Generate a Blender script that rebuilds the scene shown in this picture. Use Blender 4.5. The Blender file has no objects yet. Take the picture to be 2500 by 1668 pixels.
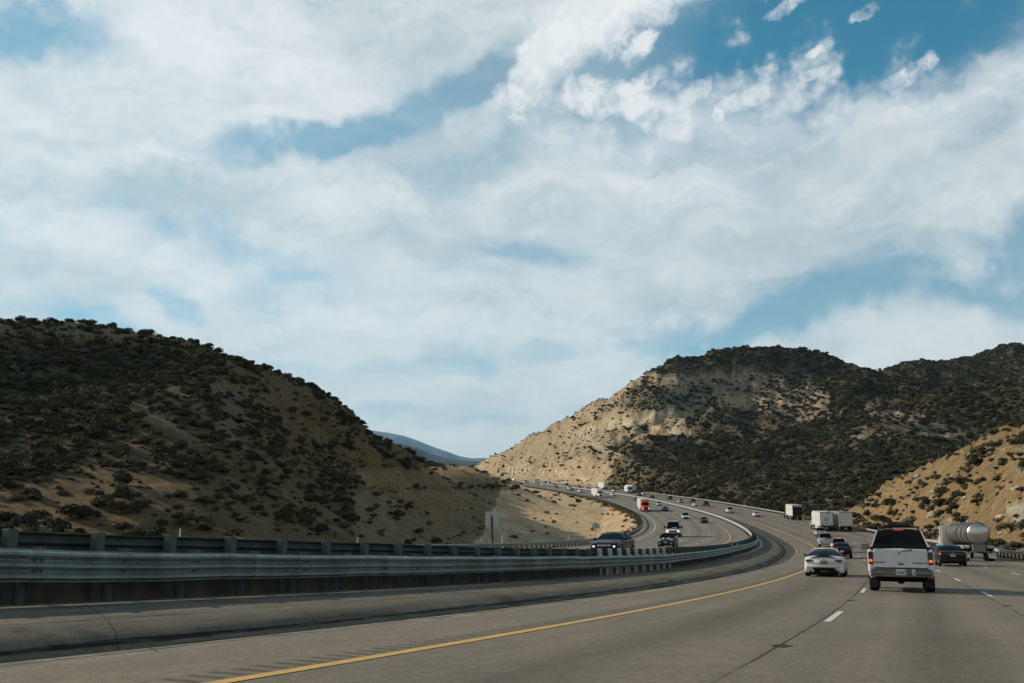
import bpy, bmesh, math, random
import numpy as np
from mathutils import Vector, Matrix
from mathutils.bvhtree import BVHTree
R_=math.radians
rng=np.random.default_rng(11); random.seed(5)
SC=bpy.context.scene; COL=SC.collection
# ---------------------------------------------------------------- camera
F_PX,YH,CX,CY=2430.7,1368.0,1250.0,834.0
PITCH=math.atan((YH-CY)/F_PX)
cam_d=bpy.data.cameras.new("camera"); cam=bpy.data.objects.new("camera",cam_d); COL.objects.link(cam)
cam.location=(0,0,0); cam.rotation_euler=(math.pi/2+PITCH,0,0)
cam_d.sensor_width=36; cam_d.lens=36*F_PX/2500; cam_d.clip_start=.1; cam_d.clip_end=40000
SC.camera=cam
# ---------------------------------------------------------------- light
SUN_EL,SUN_AZ=R_(26),R_(-20)           # azimuth measured from -X (left) toward -Y (behind the camera)
sd=bpy.data.lights.new("sun",'SUN'); sun=bpy.data.objects.new("sun",sd); COL.objects.link(sun)
sd.energy=5.0; sd.angle=R_(.5); sd.color=(1.0,.87,.69)
to_sun=Vector((-math.cos(SUN_EL)*math.cos(SUN_AZ),-math.cos(SUN_EL)*math.sin(SUN_AZ),math.sin(SUN_EL)))
sun.rotation_euler=to_sun.to_track_quat('Z','Y').to_euler()
SC.view_settings.view_transform='Standard'; SC.view_settings.look='None'; SC.view_settings.exposure=0; SC.view_settings.gamma=1
# ---------------------------------------------------------------- world
W=bpy.data.worlds.new("World"); SC.world=W; W.use_nodes=True
def sky():
    nt=W.node_tree; N=nt.nodes; Lk=nt.links; N.clear()
    def nd(t,**k):
        n=N.new(t)
        for a,b in k.items(): setattr(n,a,b)
        return n
    def setin(sock,v):
        if isinstance(v,bpy.types.NodeSocket): Lk.new(v,sock)
        else: sock.default_value=v
    def M(op,a,b=0.,c=0.,clamp=False):
        n=nd('ShaderNodeMath',operation=op,use_clamp=clamp)
        for s,v in zip(n.inputs,(a,b,c)): setin(s,v)
        return n.outputs[0]
    def MR(v,a,b,c,d):
        n=nd('ShaderNodeMapRange',interpolation_type='SMOOTHSTEP'); 
        for s,x in zip(n.inputs,(v,a,b,c,d)): setin(s,x)
        return n.outputs[0]
    def noise(vec,scale,det,rough,dist=0.):
        n=nd('ShaderNodeTexNoise'); setin(n.inputs['Vector'],vec)
        n.inputs['Scale'].default_value=scale; n.inputs['Detail'].default_value=det; n.inputs['Roughness'].default_value=rough; n.inputs['Distortion'].default_value=dist
        return n
    out=nd('ShaderNodeOutputWorld')
    st=nd('ShaderNodeTexSky',sky_type='NISHITA'); st.sun_disc=False; st.sun_elevation=SUN_EL; st.sun_rotation=-(math.pi/2+SUN_AZ)
    st.altitude=500; st.air_density=1.0; st.dust_density=.6; st.ozone_density=2.0
    tint=nd('ShaderNodeMix',data_type='RGBA',blend_type='MULTIPLY'); tint.inputs[0].default_value=1
    Lk.new(st.outputs[0],tint.inputs[6]); tint.inputs[7].default_value=(.06,1.06,1.10,1)
    b1=nd('ShaderNodeBackground'); Lk.new(tint.outputs[2],b1.inputs[0]); b1.inputs[1].default_value=SKY_STR
    tc=nd('ShaderNodeTexCoord'); sp=nd('ShaderNodeSeparateXYZ'); Lk.new(tc.outputs['Generated'],sp.inputs[0])
    x,y,z=sp.outputs
    az=M('ARCTAN2',x,y); el=M('ARCSINE',z)
    cosel=M('COSINE',el)
    azd=M('MULTIPLY',az,57.2958); eld=M('MULTIPLY',el,57.2958)
    # streaky base vector: stretch along a tilted axis (cloud bands rise to the right)
    cv=nd('ShaderNodeCombineXYZ'); setin(cv.inputs[0],azd); setin(cv.inputs[1],eld)
    # domain warp
    w=noise(cv.outputs[0],.16,4,.6); ws=nd('ShaderNodeVectorMath',operation='SUBTRACT'); Lk.new(w.outputs['Color'],ws.inputs[0]); ws.inputs[1].default_value=(.5,.5,.5)
    wm=nd('ShaderNodeVectorMath',operation='SCALE'); Lk.new(ws.outputs[0],wm.inputs[0]); wm.inputs['Scale'].default_value=4.6
    wa=nd('ShaderNodeVectorMath',operation='ADD'); Lk.new(cv.outputs[0],wa.inputs[0]); Lk.new(wm.outputs[0],wa.inputs[1])
    w2=noise(cv.outputs[0],.9,4,.65); ws2=nd('ShaderNodeVectorMath',operation='SUBTRACT'); Lk.new(w2.outputs['Color'],ws2.inputs[0]); ws2.inputs[1].default_value=(.5,.5,.5)
    wm2=nd('ShaderNodeVectorMath',operation='SCALE'); Lk.new(ws2.outputs[0],wm2.inputs[0]); wm2.inputs['Scale'].default_value=1.0
    wb=nd('ShaderNodeVectorMath',operation='ADD'); Lk.new(cv.outputs[0],wb.inputs[0]); Lk.new(wm2.outputs[0],wb.inputs[1])
    wc=nd('ShaderNodeVectorMath',operation='ADD'); Lk.new(wa.outputs[0],wc.inputs[0]); Lk.new(wm2.outputs[0],wc.inputs[1])
    def dirpx(px,py):
        u=(px-CX)/F_PX; v=(CY-py)/F_PX; c,s=math.cos(PITCH),math.sin(PITCH)
        X,Y,Z=u,c-v*s,s+v*c; r=math.sqrt(X*X+Y*Y+Z*Z)
        return math.degrees(math.atan2(X,Y)),math.degrees(math.asin(Z/r))
    K=42.0
    def blob(px,py,rx,ry,rot,a,vec,soft=1.):
        A,E=dirpx(px,py); mp=nd('ShaderNodeMapping',vector_type='TEXTURE'); Lk.new(vec,mp.inputs[0])
        mp.inputs[1].default_value=(A,E,0); mp.inputs[2].default_value=(0,0,R_(rot)); mp.inputs[3].default_value=(rx/K/math.cos(R_(E)),ry/K,1)
        ln=nd('ShaderNodeVectorMath',operation='LENGTH'); Lk.new(mp.outputs[0],ln.inputs[0])
        return MR(ln.outputs['Value'],1.25,.35 if soft==1 else .7,0.,a)
    def total(bl,vec,soft=1.):
        t=None
        for b in bl:
            v=blob(*b,vec,soft); t=v if t is None else M('ADD',t,v)
        return t
    # blue holes (px,py,rx,ry,rot deg ccw, strength)
    holes=[(2080,60,470,170,0,1.15),(1620,120,250,130,25,.95),(1450,170,170,60,25,.6),(1700,330,420,90,4,.45),(1400,300,260,70,0,.35),(2350,150,330,150,0,.35),
           (700,345,250,55,12,.85),(1000,270,300,62,20,.85),(1210,190,150,60,35,.7),(1130,410,190,60,15,.42),(880,410,200,40,10,.2),
           (2120,690,620,85,15,.50),(1680,800,480,55,7,.40),(2480,650,220,90,12,.55),(2000,760,500,50,14,.3),
           (440,728,100,34,-24,.55),(40,30,230,95,0,.85),(280,795,150,45,-8,.75),(300,520,150,50,-20,.3),(640,620,260,60,-8,.4),(700,700,160,70,0,.35),(560,560,100,40,-20,.2),
           (1290,610,220,50,-15,.38),(1180,660,160,40,-10,.25),(1240,1015,560,34,2,.30),(980,905,380,30,4,.28),(1380,850,460,30,4,.25),(1500,560,260,60,14,.22),(2250,430,330,60,28,.28),(1900,420,260,50,20,.2)]
    puffs=[(1420,45,170,60,30,1.0),(1560,50,130,60,35,.95),(1320,130,90,50,30,.65),(1290,200,55,40,-20,.7),(1268,262,70,36,-35,.85),(1480,240,110,50,-8,1.0),(1610,290,95,42,-22,1.0),(1420,225,50,45,-40,.6),
           (1693,228,50,24,25,.9),(1815,245,66,24,8,.95),(1862,182,34,24,20,.7),(1912,24,48,15,12,1.0),(1988,179,40,14,12,1.0),(1981,130,28,8,8,.95),(2215,185,66,26,22,.95),(1752,285,16,19,0,1.05),(1575,195,60,22,20,.75),(2110,36,34,14,18,.7),(1560,125,55,24,35,.7)]
    H=total(holes,wa.outputs[0])
    P=total(puffs,wb.outputs[0],.7)
    # streak noise rising to the right
    mp=nd('ShaderNodeMapping'); Lk.new(wc.outputs[0],mp.inputs[0]); mp.inputs[2].default_value=(0,0,R_(-17)); mp.inputs[3].default_value=(.38,1.15,1)
    n1=noise(mp.outputs[0],.24,8,.66,.4); n2=noise(mp.outputs[0],.09,5,.6); n3=noise(wb.outputs[0],.7,8,.64,.35); n4=noise(mp.outputs[0],.6,8,.66,.3)
    # base cover falls off overhead and behind the view (blue zenith, shaped to lower ambient light)
    zen=MR(eld,32.,46.,0.,.95)
    d=M('SUBTRACT',.98,M('MULTIPLY',H,1.12)); d=M('SUBTRACT',d,zen)
    d=M('ADD',d,M('MULTIPLY',M('SUBTRACT',n1.outputs[0],.5),1.0)); d=M('ADD',d,M('MULTIPLY',M('SUBTRACT',n2.outputs[0],.5),.7))
    d=M('ADD',d,M('MULTIPLY',M('SUBTRACT',n4.outputs[0],.5),.6))
    clear=MR(blob(2080,60,560,230,0,1.,wa.outputs[0]),.0,1.,.34,.03)
    c1=MR(d,-.12,1.15,0.,1.); c1=M('ADD',clear,M('MULTIPLY',c1,M('SUBTRACT',.93,clear)))
    dp=M('ADD',M('MULTIPLY',P,.72),M('MULTIPLY',M('SUBTRACT',n3.outputs[0],.5),3.0))
    c2=MR(dp,.05,1.35,0.,.88)
    c2=M('MULTIPLY',c2,MR(P,.05,.35,0.,1.))
    cov=M('SUBTRACT',1.0,M('MULTIPLY',M('SUBTRACT',1.,c1),M('SUBTRACT',1.,c2)))
    cov=M('MULTIPLY',cov,MR(z,-.05,.0,.0,1.))
    # cloud brightness: soft grey bellies
    sh=M('ADD',M('MULTIPLY',n2.outputs[0],.9),M('MULTIPLY',n1.outputs[0],.6))
    cr=nd('ShaderNodeValToRGB'); Lk.new(MR(sh,.45,1.0,0.,1.),cr.inputs[0])
    e=cr.color_ramp.elements; e[0].position=0; e[0].color=(.56,.64,.65,1); e[1].position=1; e[1].color=(.98,.985,.98,1)
    warm=nd('ShaderNodeMix',data_type='RGBA'); setin(warm.inputs[0],MR(eld,14.,2.,0.,.6)); Lk.new(cr.outputs[0],warm.inputs[6]); warm.inputs[7].default_value=(.86,.84,.79,1)
    bright=nd('ShaderNodeMix',data_type='RGBA'); setin(bright.inputs[0],c2); Lk.new(warm.outputs[2],bright.inputs[6]); bright.inputs[7].default_value=(.95,.96,.95,1)
    # out-of-view clouds: dimmed overhead to lower ambient light, kept brighter behind as fill
    dull=M('MULTIPLY',MR(y,.0,.65,.75,1.),MR(eld,30.,45.,1.,.15))
    b2=nd('ShaderNodeBackground'); Lk.new(bright.outputs[2],b2.inputs[0]); setin(b2.inputs[1],dull)
    mx=nd('ShaderNodeMixShader'); setin(mx.inputs[0],cov); Lk.new(b1.outputs[0],mx.inputs[1]); Lk.new(b2.outputs[0],mx.inputs[2])
    Lk.new(mx.outputs[0],out.inputs[0])
SKY_STR=.10
HAZE=.000028
sky()
# ---------------------------------------------------------------- helpers
def unit_px(px,py):
    u=(np.asarray(px,float)-CX)/F_PX; v=(CY-np.asarray(py,float))/F_PX; c,s=math.cos(PITCH),math.sin(PITCH)
    return u,c-v*s,s+v*c
def at(px,py,Y):
    X,y,Z=unit_px(px,py); return np.array([X/y*Y,float(Y),Z/y*Y])
def project(X,Y,Z):
    c,s=math.cos(PITCH),math.sin(PITCH); dep=Y*c+Z*s; up=-Y*s+Z*c
    dep=np.where(dep>.5,dep,.5)
    return CX+F_PX*X/dep, CY-F_PX*up/dep
def tag(o,label=None,cat=None,group=None,kind=None):
    if label: o['label']=label
    if cat: o['category']=cat
    if group: o['group']=group
    if kind: o['kind']=kind
    return o
def thing(name,label,cat,group=None):
    o=bpy.data.objects.new(name,None); COL.objects.link(o); o.empty_display_size=.3
    return tag(o,label,cat,group)
class MB:
    def __init__(s): s.v=[]; s.f=[]; s.m=[]
    def add(s,vs,fs,mi=0):
        b=len(s.v); s.v+= [tuple(v) for v in vs]; s.f+=[tuple(b+i for i in f) for f in fs]; s.m+=[mi]*len(fs)
        return s
    def box(s,x0,x1,y0,y1,z0,z1,mi=0,c=0.):
        if c<=0:
            vs=[(x,y,z) for z in (z0,z1) for y in (y0,y1) for x in (x0,x1)]
            return s.add(vs,[(0,2,3,1),(4,5,7,6),(0,1,5,4),(2,6,7,3),(0,4,6,2),(1,3,7,5)],mi)
        c=min(c,(x1-x0)*.45,(y1-y0)*.45,(z1-z0)*.45)
        vs=[];idx={}
        for ix,x in enumerate((x0,x1)):
            for iy,y in enumerate((y0,y1)):
                for iz,z in enumerate((z0,z1)):
                    sx,sy,sz=(1,-1)[ix],(1,-1)[iy],(1,-1)[iz]
                    idx[ix,iy,iz]=len(vs)
                    vs+=[(x,y+sy*c,z+sz*c),(x+sx*c,y,z+sz*c),(x+sx*c,y+sy*c,z)]
        I=lambda a,b,d,k: idx[a,b,d]+k
        fs=[]
        for ix in (0,1): fs.append([I(ix,0,0,0),I(ix,1,0,0),I(ix,1,1,0),I(ix,0,1,0)][::(-1 if ix==0 else 1)])
        for iy in (0,1): fs.append([I(0,iy,0,1),I(0,iy,1,1),I(1,iy,1,1),I(1,iy,0,1)][::(-1 if iy==0 else 1)])
        for iz in (0,1): fs.append([I(0,0,iz,2),I(1,0,iz,2),I(1,1,iz,2),I(0,1,iz,2)][::(-1 if iz==0 else 1)])
        for a in (0,1):
            for b in (0,1):
                fs.append([I(a,b,0,0),I(a,b,1,0),I(a,b,1,1),I(a,b,0,1)])
                fs.append([I(a,0,b,0),I(a,1,b,0),I(a,1,b,2),I(a,0,b,2)])
                fs.append([I(0,a,b,1),I(1,a,b,1),I(1,a,b,2),I(0,a,b,2)])
                for d in (0,1): fs.append([I(a,b,d,0),I(a,b,d,1),I(a,b,d,2)])
        return s.add(vs,fs,mi)
    def tube(s,pts,r,n=8,mi=0):
        pts=[Vector(p) for p in pts]; vs=[];fs=[]
        for i,p in enumerate(pts):
            d=(pts[min(i+1,len(pts)-1)]-pts[max(i-1,0)]).normalized()
            a=d.orthogonal().normalized() if abs(d.z)>.95 else Vector((0,0,1)).cross(d).normalized(); b=d.cross(a)
            rr=r[i] if hasattr(r,'__len__') else r
            vs+=[p+a*rr*math.cos(6.2832*k/n)+b*rr*math.sin(6.2832*k/n) for k in range(n)]
        for i in range(len(pts)-1):
            for k in range(n): fs.append((i*n+k,i*n+(k+1)%n,(i+1)*n+(k+1)%n,(i+1)*n+k))
        fs.append(tuple(range(n))[::-1]); fs.append(tuple(range((len(pts)-1)*n,len(pts)*n)))
        return s.add(vs,fs,mi)
    def lathe(s,prof,c,axis='x',n=24,mi=0):   # prof: (axial, radius)
        vs=[];fs=[]
        for a,r in prof:
            for k in range(n):
                t=6.2832*k/n; p,q=r*math.cos(t),r*math.sin(t)
                vs.append({'x':(c[0]+a,c[1]+p,c[2]+q),'y':(c[0]+p,c[1]+a,c[2]+q),'z':(c[0]+p,c[1]+q,c[2]+a)}[axis])
        for i in range(len(prof)-1):
            for k in range(n): fs.append((i*n+k,i*n+(k+1)%n,(i+1)*n+(k+1)%n,(i+1)*n+k))
        if prof[0][1]>1e-4: fs.append(tuple(range(n)))
        if prof[-1][1]>1e-4: fs.append(tuple(range((len(prof)-1)*n,len(prof)*n)))
        return s.add(vs,fs,mi)
    def quad(s,a,b,c,d,mi=0): return s.add([a,b,c,d],[(0,1,2,3)],mi)
    def mesh(s,name,mats,smooth=35):
        me=bpy.data.meshes.new(name); me.from_pydata(s.v,[],s.f)
        for m in (mats if isinstance(mats,(list,tuple)) else [mats]): me.materials.append(m)
        me.polygons.foreach_set('material_index',s.m)
        bm=bmesh.new(); bm.from_mesh(me); bmesh.ops.recalc_face_normals(bm,faces=bm.faces); bm.to_mesh(me); bm.free()
        if smooth:
            me.shade_smooth(); me.set_sharp_from_angle(angle=R_(smooth))
        me.update(); return me
    def obj(s,name,mats,parent=None,smooth=35,label=None):
        o=bpy.data.objects.new(name,s.mesh(name,mats,smooth)); COL.objects.link(o)
        if parent is not None: o.parent=parent
        if label: o['label']=label
        return o
def np_mesh(name,V,Fc,mat,smooth=True):
    me=bpy.data.meshes.new(name); V=np.asarray(V,np.float32); Fc=np.asarray(Fc,np.int32)
    me.vertices.add(len(V)); me.vertices.foreach_set('co',V.ravel())
    k=Fc.shape[1]; me.loops.add(Fc.size); me.loops.foreach_set('vertex_index',Fc.ravel())
    me.polygons.add(len(Fc)); me.polygons.foreach_set('loop_start',np.arange(0,Fc.size,k,dtype=np.int32)); me.polygons.foreach_set('loop_total',np.full(len(Fc),k,np.int32))
    me.polygons.foreach_set('use_smooth',np.full(len(Fc),smooth)); me.update(calc_edges=True)
    me.materials.append(mat); return me
def link(name,me,parent=None):
    o=bpy.data.objects.new(name,me); COL.objects.link(o); o.parent=parent; return o
# ---------------------------------------------------------------- materials
def base_mat(name,rough=.8,metal=0.,spec=.5):
    m=bpy.data.materials.new(name); m.use_nodes=True; nt=m.node_tree; b=nt.nodes['Principled BSDF']
    b.inputs['Roughness'].default_value=rough; b.inputs['Metallic'].default_value=metal; b.inputs['Specular IOR Level'].default_value=spec
    return m,nt,b
class NG:
    def __init__(s,nt): s.nt=nt; s.N=nt.nodes; s.L=nt.links
    def n(s,t,**k):
        n=s.N.new(t)
        for a,b in k.items(): setattr(n,a,b)
        return n
    def i(s,sock,v):
        if isinstance(v,bpy.types.NodeSocket): s.L.new(v,sock)
        else: sock.default_value=v
    def m(s,op,a,b=0.,c=0.,clamp=False):
        n=s.n('ShaderNodeMath',operation=op,use_clamp=clamp)
        for k,v in zip(n.inputs,(a,b,c)): s.i(k,v)
        return n.outputs[0]
    def mr(s,v,a,b,c=0.,d=1.):
        n=s.n('ShaderNodeMapRange')
        for k,x in zip(n.inputs,(v,a,b,c,d)): s.i(k,x)
        return n.outputs[0]
    def noise(s,vec,sc,det=4,ro=.6,out=0):
        n=s.n('ShaderNodeTexNoise'); s.i(n.inputs['Vector'],vec); n.inputs['Scale'].default_value=sc; n.inputs['Detail'].default_value=det; n.inputs['Roughness'].default_value=ro
        return n.outputs[out]
    def mix(s,f,a,b,bt='MIX'):
        n=s.n('ShaderNodeMix',data_type='RGBA',blend_type=bt); s.i(n.inputs[0],f)
        for k,v in ((6,a),(7,b)): s.i(n.inputs[k],(*v,1) if isinstance(v,tuple) and len(v)==3 else v)
        return n.outputs[2]
    def bump(s,h,st,dist,bsdf):
        n=s.n('ShaderNodeBump'); s.i(n.inputs['Height'],h); n.inputs['Strength'].default_value=st; n.inputs['Distance'].default_value=dist; s.L.new(n.outputs[0],bsdf.inputs['Normal'])
_mc={}
def simple(name,col,rough=.6,metal=0.,spec=.5,var=.12,scale=3.,emit=None,coat=0.):
    if name in _mc: return _mc[name]
    m,nt,b=base_mat(name,rough,metal,spec); g=NG(nt)
    tc=g.n('ShaderNodeTexCoord'); nz=g.noise(tc.outputs['Object'],scale,5,.6)
    f=g.mr(nz,.3,.7,1-var,1+var); c=g.n('ShaderNodeVectorMath',operation='SCALE'); c.inputs[0].default_value=col; g.i(c.inputs['Scale'],f)
    g.L.new(c.outputs[0],b.inputs['Base Color']); g.i(b.inputs['Roughness'],g.mr(nz,.3,.7,max(rough-.08,.03),min(rough+.1,1)))
    if coat: b.inputs['Coat Weight'].default_value=coat; b.inputs['Coat Roughness'].default_value=.06
    if emit: b.inputs['Emission Color'].default_value=(*emit[0],1); b.inputs['Emission Strength'].default_value=emit[1]
    _mc[name]=m; return m
def paint(name,col,rough=.35): return simple('paint_'+name,col,rough if max(col)>.1 else .28,0,.4 if max(col)>.1 else .22,.06,2.,coat=.45 if max(col)>.1 else .0)
# ---------------------------------------------------------------- road geometry: one reference line (our yellow edge line)
X0,TH0,H0=-6.09126,.42254,.93239
K_S=[-200,-30,0,25,50,80,110,150,190,240,300,370,450,550,700,1000,1200]
K_V=[0,-.002574,-.002686,-.001174,-.000646,-.001368,-.000554,-.001696,-.000975,-.001158,-.00102,-.00044,-.00161,-.00007,-.000401,-.000605,-.001]
G_S=[-30,20,50,80,130,180,250,350,500,700,1000]; G_V=[-.017358,.000952,.013007,.018414,.0349,.053423,.078231,.087139,.098457,.097908,.097229]
E_S=[0,80,200,400,1000]; E_V=[-.026553,-.009294,.000714,-.002417,.000389]
OZ_V=[.677782,.720432,.806973,.387188,.423665]; OE_V=[.002416,.006586,-.002503,-.012835,-.016657]
O_NEAR,O_OY,O_OG,O_RB,ZG,PS=-7.6573,-11.7381,-29.1251,16.586,.3326,43.8911
O_FAR=O_NEAR-.8; LW=3.66
DS=1.0; SS=np.arange(-110,1150,DS); I0=int(np.argmin(abs(SS)))
def _int(a):
    c=np.concatenate([[0],np.cumsum((a[1:]+a[:-1])/2*DS)]); return c-c[I0]
_th=TH0+_int(np.interp(SS,K_S,K_V)); _x=X0+_int(np.sin(_th)); _y=_int(np.cos(_th)); _z=-H0+_int(np.interp(SS,G_S,G_V))
def rz(s,off,opp):
    z=np.interp(s,SS,_z)
    if opp: return z+np.interp(s,E_S,OZ_V)-np.interp(s,E_S,OE_V)*(off-O_NEAR)
    return z+np.interp(s,E_S,E_V)*off
def rp(s,off,dz=0.,opp=False):
    th=np.interp(s,SS,_th); return np.interp(s,SS,_x)+off*np.cos(th), np.interp(s,SS,_y)-off*np.sin(th), rz(s,off,opp)+dz
def zn(s): return ZG+np.interp(s,[-30,0,60,100],[.05,.0355,-.2488,0])
def strip(name,prof,s0,s1,step,mat,opp=False,parent=None,closed=False,zf=None,smooth=True):
    """prof: list of (off,dz); zf(s): base height override; UV = (off, s)"""
    s=np.arange(s0,s1+1e-6,step); n=len(s); k=len(prof); V=np.zeros((n,k,3))
    for j,(o,dz) in enumerate(prof):
        x,y,z=rp(s,o,0,opp)
        if zf is not None: z=np.interp(s,SS,_z)+zf(s)
        V[:,j]=np.stack([x,y,z+dz],1)
    F=[]; kk=k if closed else k-1
    a=np.arange(n-1)[:,None]*k; j=np.arange(kk)[None,:]; j2=(j+1)%k
    F=np.stack([a+j,a+j2,a+k+j2,a+k+j],-1).reshape(-1,4)
    me=np_mesh(name,V.reshape(-1,3),F,mat,smooth)
    uvv=np.stack([np.broadcast_to(np.array([p[0] for p in prof])[None,:],(n,k)),np.broadcast_to(s[:,None],(n,k))],-1).reshape(-1,2)
    uv=me.uv_layers.new(name='UVMap'); uv.data.foreach_set('uv',uvv[F.ravel()].astype(np.float32).ravel())
    return link(name,me,parent)
def asphalt(name,base,lanes):
    m,nt,b=base_mat(name,.88,0,.3); g=NG(nt)
    tc=g.n('ShaderNodeTexCoord'); uv=g.n('ShaderNodeSeparateXYZ'); g.L.new(tc.outputs['UV'],uv.inputs[0]); off,s=uv.outputs[0],uv.outputs[1]
    ob=tc.outputs['Object']
    fine=g.m('ADD',g.m('MULTIPLY',g.noise(ob,13,3,.8),.55),g.m('MULTIPLY',g.noise(ob,34,2,.7),.45)); mid=g.noise(ob,2.2,5,.65); big=g.noise(ob,.12,3,.5)
    st=g.n('ShaderNodeCombineXYZ'); g.i(st.inputs[0],g.m('MULTIPLY',off,1.1)); g.i(st.inputs[1],g.m('MULTIPLY',s,.03)); streak=g.noise(st.outputs[0],1.,4,.6)
    st2=g.n('ShaderNodeCombineXYZ'); g.i(st2.inputs[0],g.m('MULTIPLY',off,9.)); g.i(st2.inputs[1],g.m('MULTIPLY',s,.25)); streak2=g.noise(st2.outputs[0],1.,3,.6)
    v=g.m('MULTIPLY',g.mr(fine,.32,.68,.55,1.45),g.mr(g.noise(ob,75,2,.6),.3,.7,.82,1.18)); v=g.m('MULTIPLY',v,g.mr(mid,.3,.7,.88,1.12)); v=g.m('MULTIPLY',v,g.mr(big,.35,.65,.9,1.08)); v=g.m('MULTIPLY',v,g.mr(streak,.3,.7,.84,1.12)); v=g.m('MULTIPLY',v,g.mr(streak2,.3,.7,.94,1.05))
    # oil stripe in the middle of each lane
    w=g.m('ABSOLUTE',g.m('SUBTRACT',g.m('FRACT',g.m('DIVIDE',g.m('SUBTRACT',off,lanes[0]),LW)),.5)); inside=g.m('MULTIPLY',g.m('GREATER_THAN',off,lanes[0]),g.m('LESS_THAN',off,lanes[1]))
    oil=g.m('MULTIPLY',g.mr(w,.22,.0,0.,.30),inside); v=g.m('MULTIPLY',v,g.m('SUBTRACT',1.,oil))
    # joints between lanes, wandering a little, and transverse hairline cracks
    wob=g.m('MULTIPLY',g.m('SUBTRACT',g.noise(ob,1.3,5,.75),.5),.055)
    jw=g.m('ABSOLUTE',g.m('SUBTRACT',g.m('FRACT',g.m('DIVIDE',g.m('SUBTRACT',g.m('ADD',off,wob),lanes[0]-.13),LW)),.0)); jw=g.m('MINIMUM',jw,g.m('SUBTRACT',1.,jw))
    joint=g.m('MULTIPLY',g.m('MULTIPLY',g.mr(jw,.0028,.0065,.9,0.),inside),g.mr(g.noise(st.outputs[0],7,2,.5),.3,.45,.35,1.))
    v=g.m('MULTIPLY',v,g.m('SUBTRACT',1.,joint))
    # rumble grooves just outside the edge lines
    for c in ((lanes[0]-.34),(lanes[1]+.38)):
        dd=g.m('ABSOLUTE',g.m('SUBTRACT',off,c)); band=g.mr(dd,.17,.20,1.,0.)
        gr=g.mr(g.m('SINE',g.m('MULTIPLY',s,2*math.pi/.305)),.0,.5,0.,.55)
        v=g.m('MULTIPLY',v,g.m('SUBTRACT',1.,g.m('MULTIPLY',band,gr)))
    col=g.n('ShaderNodeVectorMath',operation='SCALE'); col.inputs[0].default_value=base; g.i(col.inputs['Scale'],v)
    g.L.new(col.outputs[0],b.inputs['Base Color'])
    g.bump(g.m('ADD',fine,g.m('MULTIPLY',g.noise(ob,90,2,.5),.6)),.55,.006,b)
    return m
def ground_mat(name,c1,c2,sc=3.,rough=.95,c3=None,bump=.4,stain=False,crack=()):
    m,nt,b=base_mat(name,rough,0,.2); g=NG(nt); tc=g.n('ShaderNodeTexCoord'); ob=tc.outputs['Object']
    n1=g.noise(ob,sc,6,.65); n2=g.noise(ob,sc*9,4,.7); c=g.mix(g.mr(n1,.35,.65),c1,c2)
    if c3: c=g.mix(g.mr(g.noise(ob,sc*.3,5,.7),.52,.62),c,c3)
    v=g.mr(n2,.25,.75,.72,1.25)
    if stain:
        uv=g.n('ShaderNodeSeparateXYZ'); g.L.new(tc.outputs['UV'],uv.inputs[0]); st=g.n('ShaderNodeCombineXYZ'); g.i(st.inputs[0],g.m('MULTIPLY',uv.outputs[0],2.5)); g.i(st.inputs[1],g.m('MULTIPLY',uv.outputs[1],.12))
        v=g.m('MULTIPLY',v,g.mr(g.noise(st.outputs[0],1.6,6,.7),.3,.7,.62,1.25))
        for co,cw in crack:
            wv=g.m('ABSOLUTE',g.m('SUBTRACT',g.m('ADD',uv.outputs[0],g.m('MULTIPLY',g.m('SUBTRACT',g.noise(st.outputs[0],2.2,5,.7),.5),.22)),co)); v=g.m('MULTIPLY',v,g.m('SUBTRACT',1.,g.m('MULTIPLY',g.mr(wv,cw*.5,cw,.9,0.),g.mr(g.noise(st.outputs[0],5,3,.6),.38,.5,.25,1.))))
        jt=g.m('FRACT',g.m('DIVIDE',g.m('ADD',uv.outputs[1],g.m('MULTIPLY',uv.outputs[0],.8)),4.6)); v=g.m('MULTIPLY',v,g.mr(jt,.004,.012,.45,1.))
    sc_=g.n('ShaderNodeVectorMath',operation='SCALE'); g.L.new(c,sc_.inputs[0]); g.i(sc_.inputs['Scale'],v); g.L.new(sc_.outputs[0],b.inputs['Base Color'])
    g.bump(g.m('ADD',n2,n1),bump,.03,b); return m
M_ASPH=asphalt('asphalt_our_side',(.186,.157,.115),(0.,4*LW))
M_ASPH2=asphalt('asphalt_opposing_side',(.195,.172,.137),(O_OY-4*LW,O_OY))
M_CONC=ground_mat('gutter_concrete',(.13,.112,.082),(.175,.15,.113),1.2,.9,(.08,.068,.05),.3,stain=True,crack=((-4.3,.06),(-5.25,.025)))
M_GUT=ground_mat('gutter_dirt',(.055,.05,.042),(.105,.095,.078),2.5,.95,(.03,.026,.02),.9,stain=True,crack=((-4.0,.10),(-3.5,.05)))
M_SED=ground_mat('sand_strip',(.25,.22,.175),(.17,.15,.12),2.5,.95,(.30,.265,.21),.5,stain=True,crack=((-2.28,.035),(-2.48,.02)))
M_YEL=simple('yellow_road_paint',(.62,.36,.09),.7,0,.4,.16,6.)
M_WHT=simple('white_road_paint',(.62,.62,.58),.7,0,.4,.18,6.)
SA,SB=-60,1060
def struct(o): o['kind']='structure'; return o
def zz(off): return lambda s: np.interp(s,E_S,E_V)*off
o=struct(strip('road',[(-2.05,0),(0,0),(LW,0),(2*LW,0),(3*LW,0),(4*LW,0),(O_RB+.15,0)],SA,SB,2.,M_ASPH)); 
o=struct(strip('opposing_road',[(O_OG-.1,0),(O_OY-4*LW,0),(O_OY-2*LW,0),(O_OY,0),(O_OY+1.9,0)],SA,SB,2.,M_ASPH2,opp=True))
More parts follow.
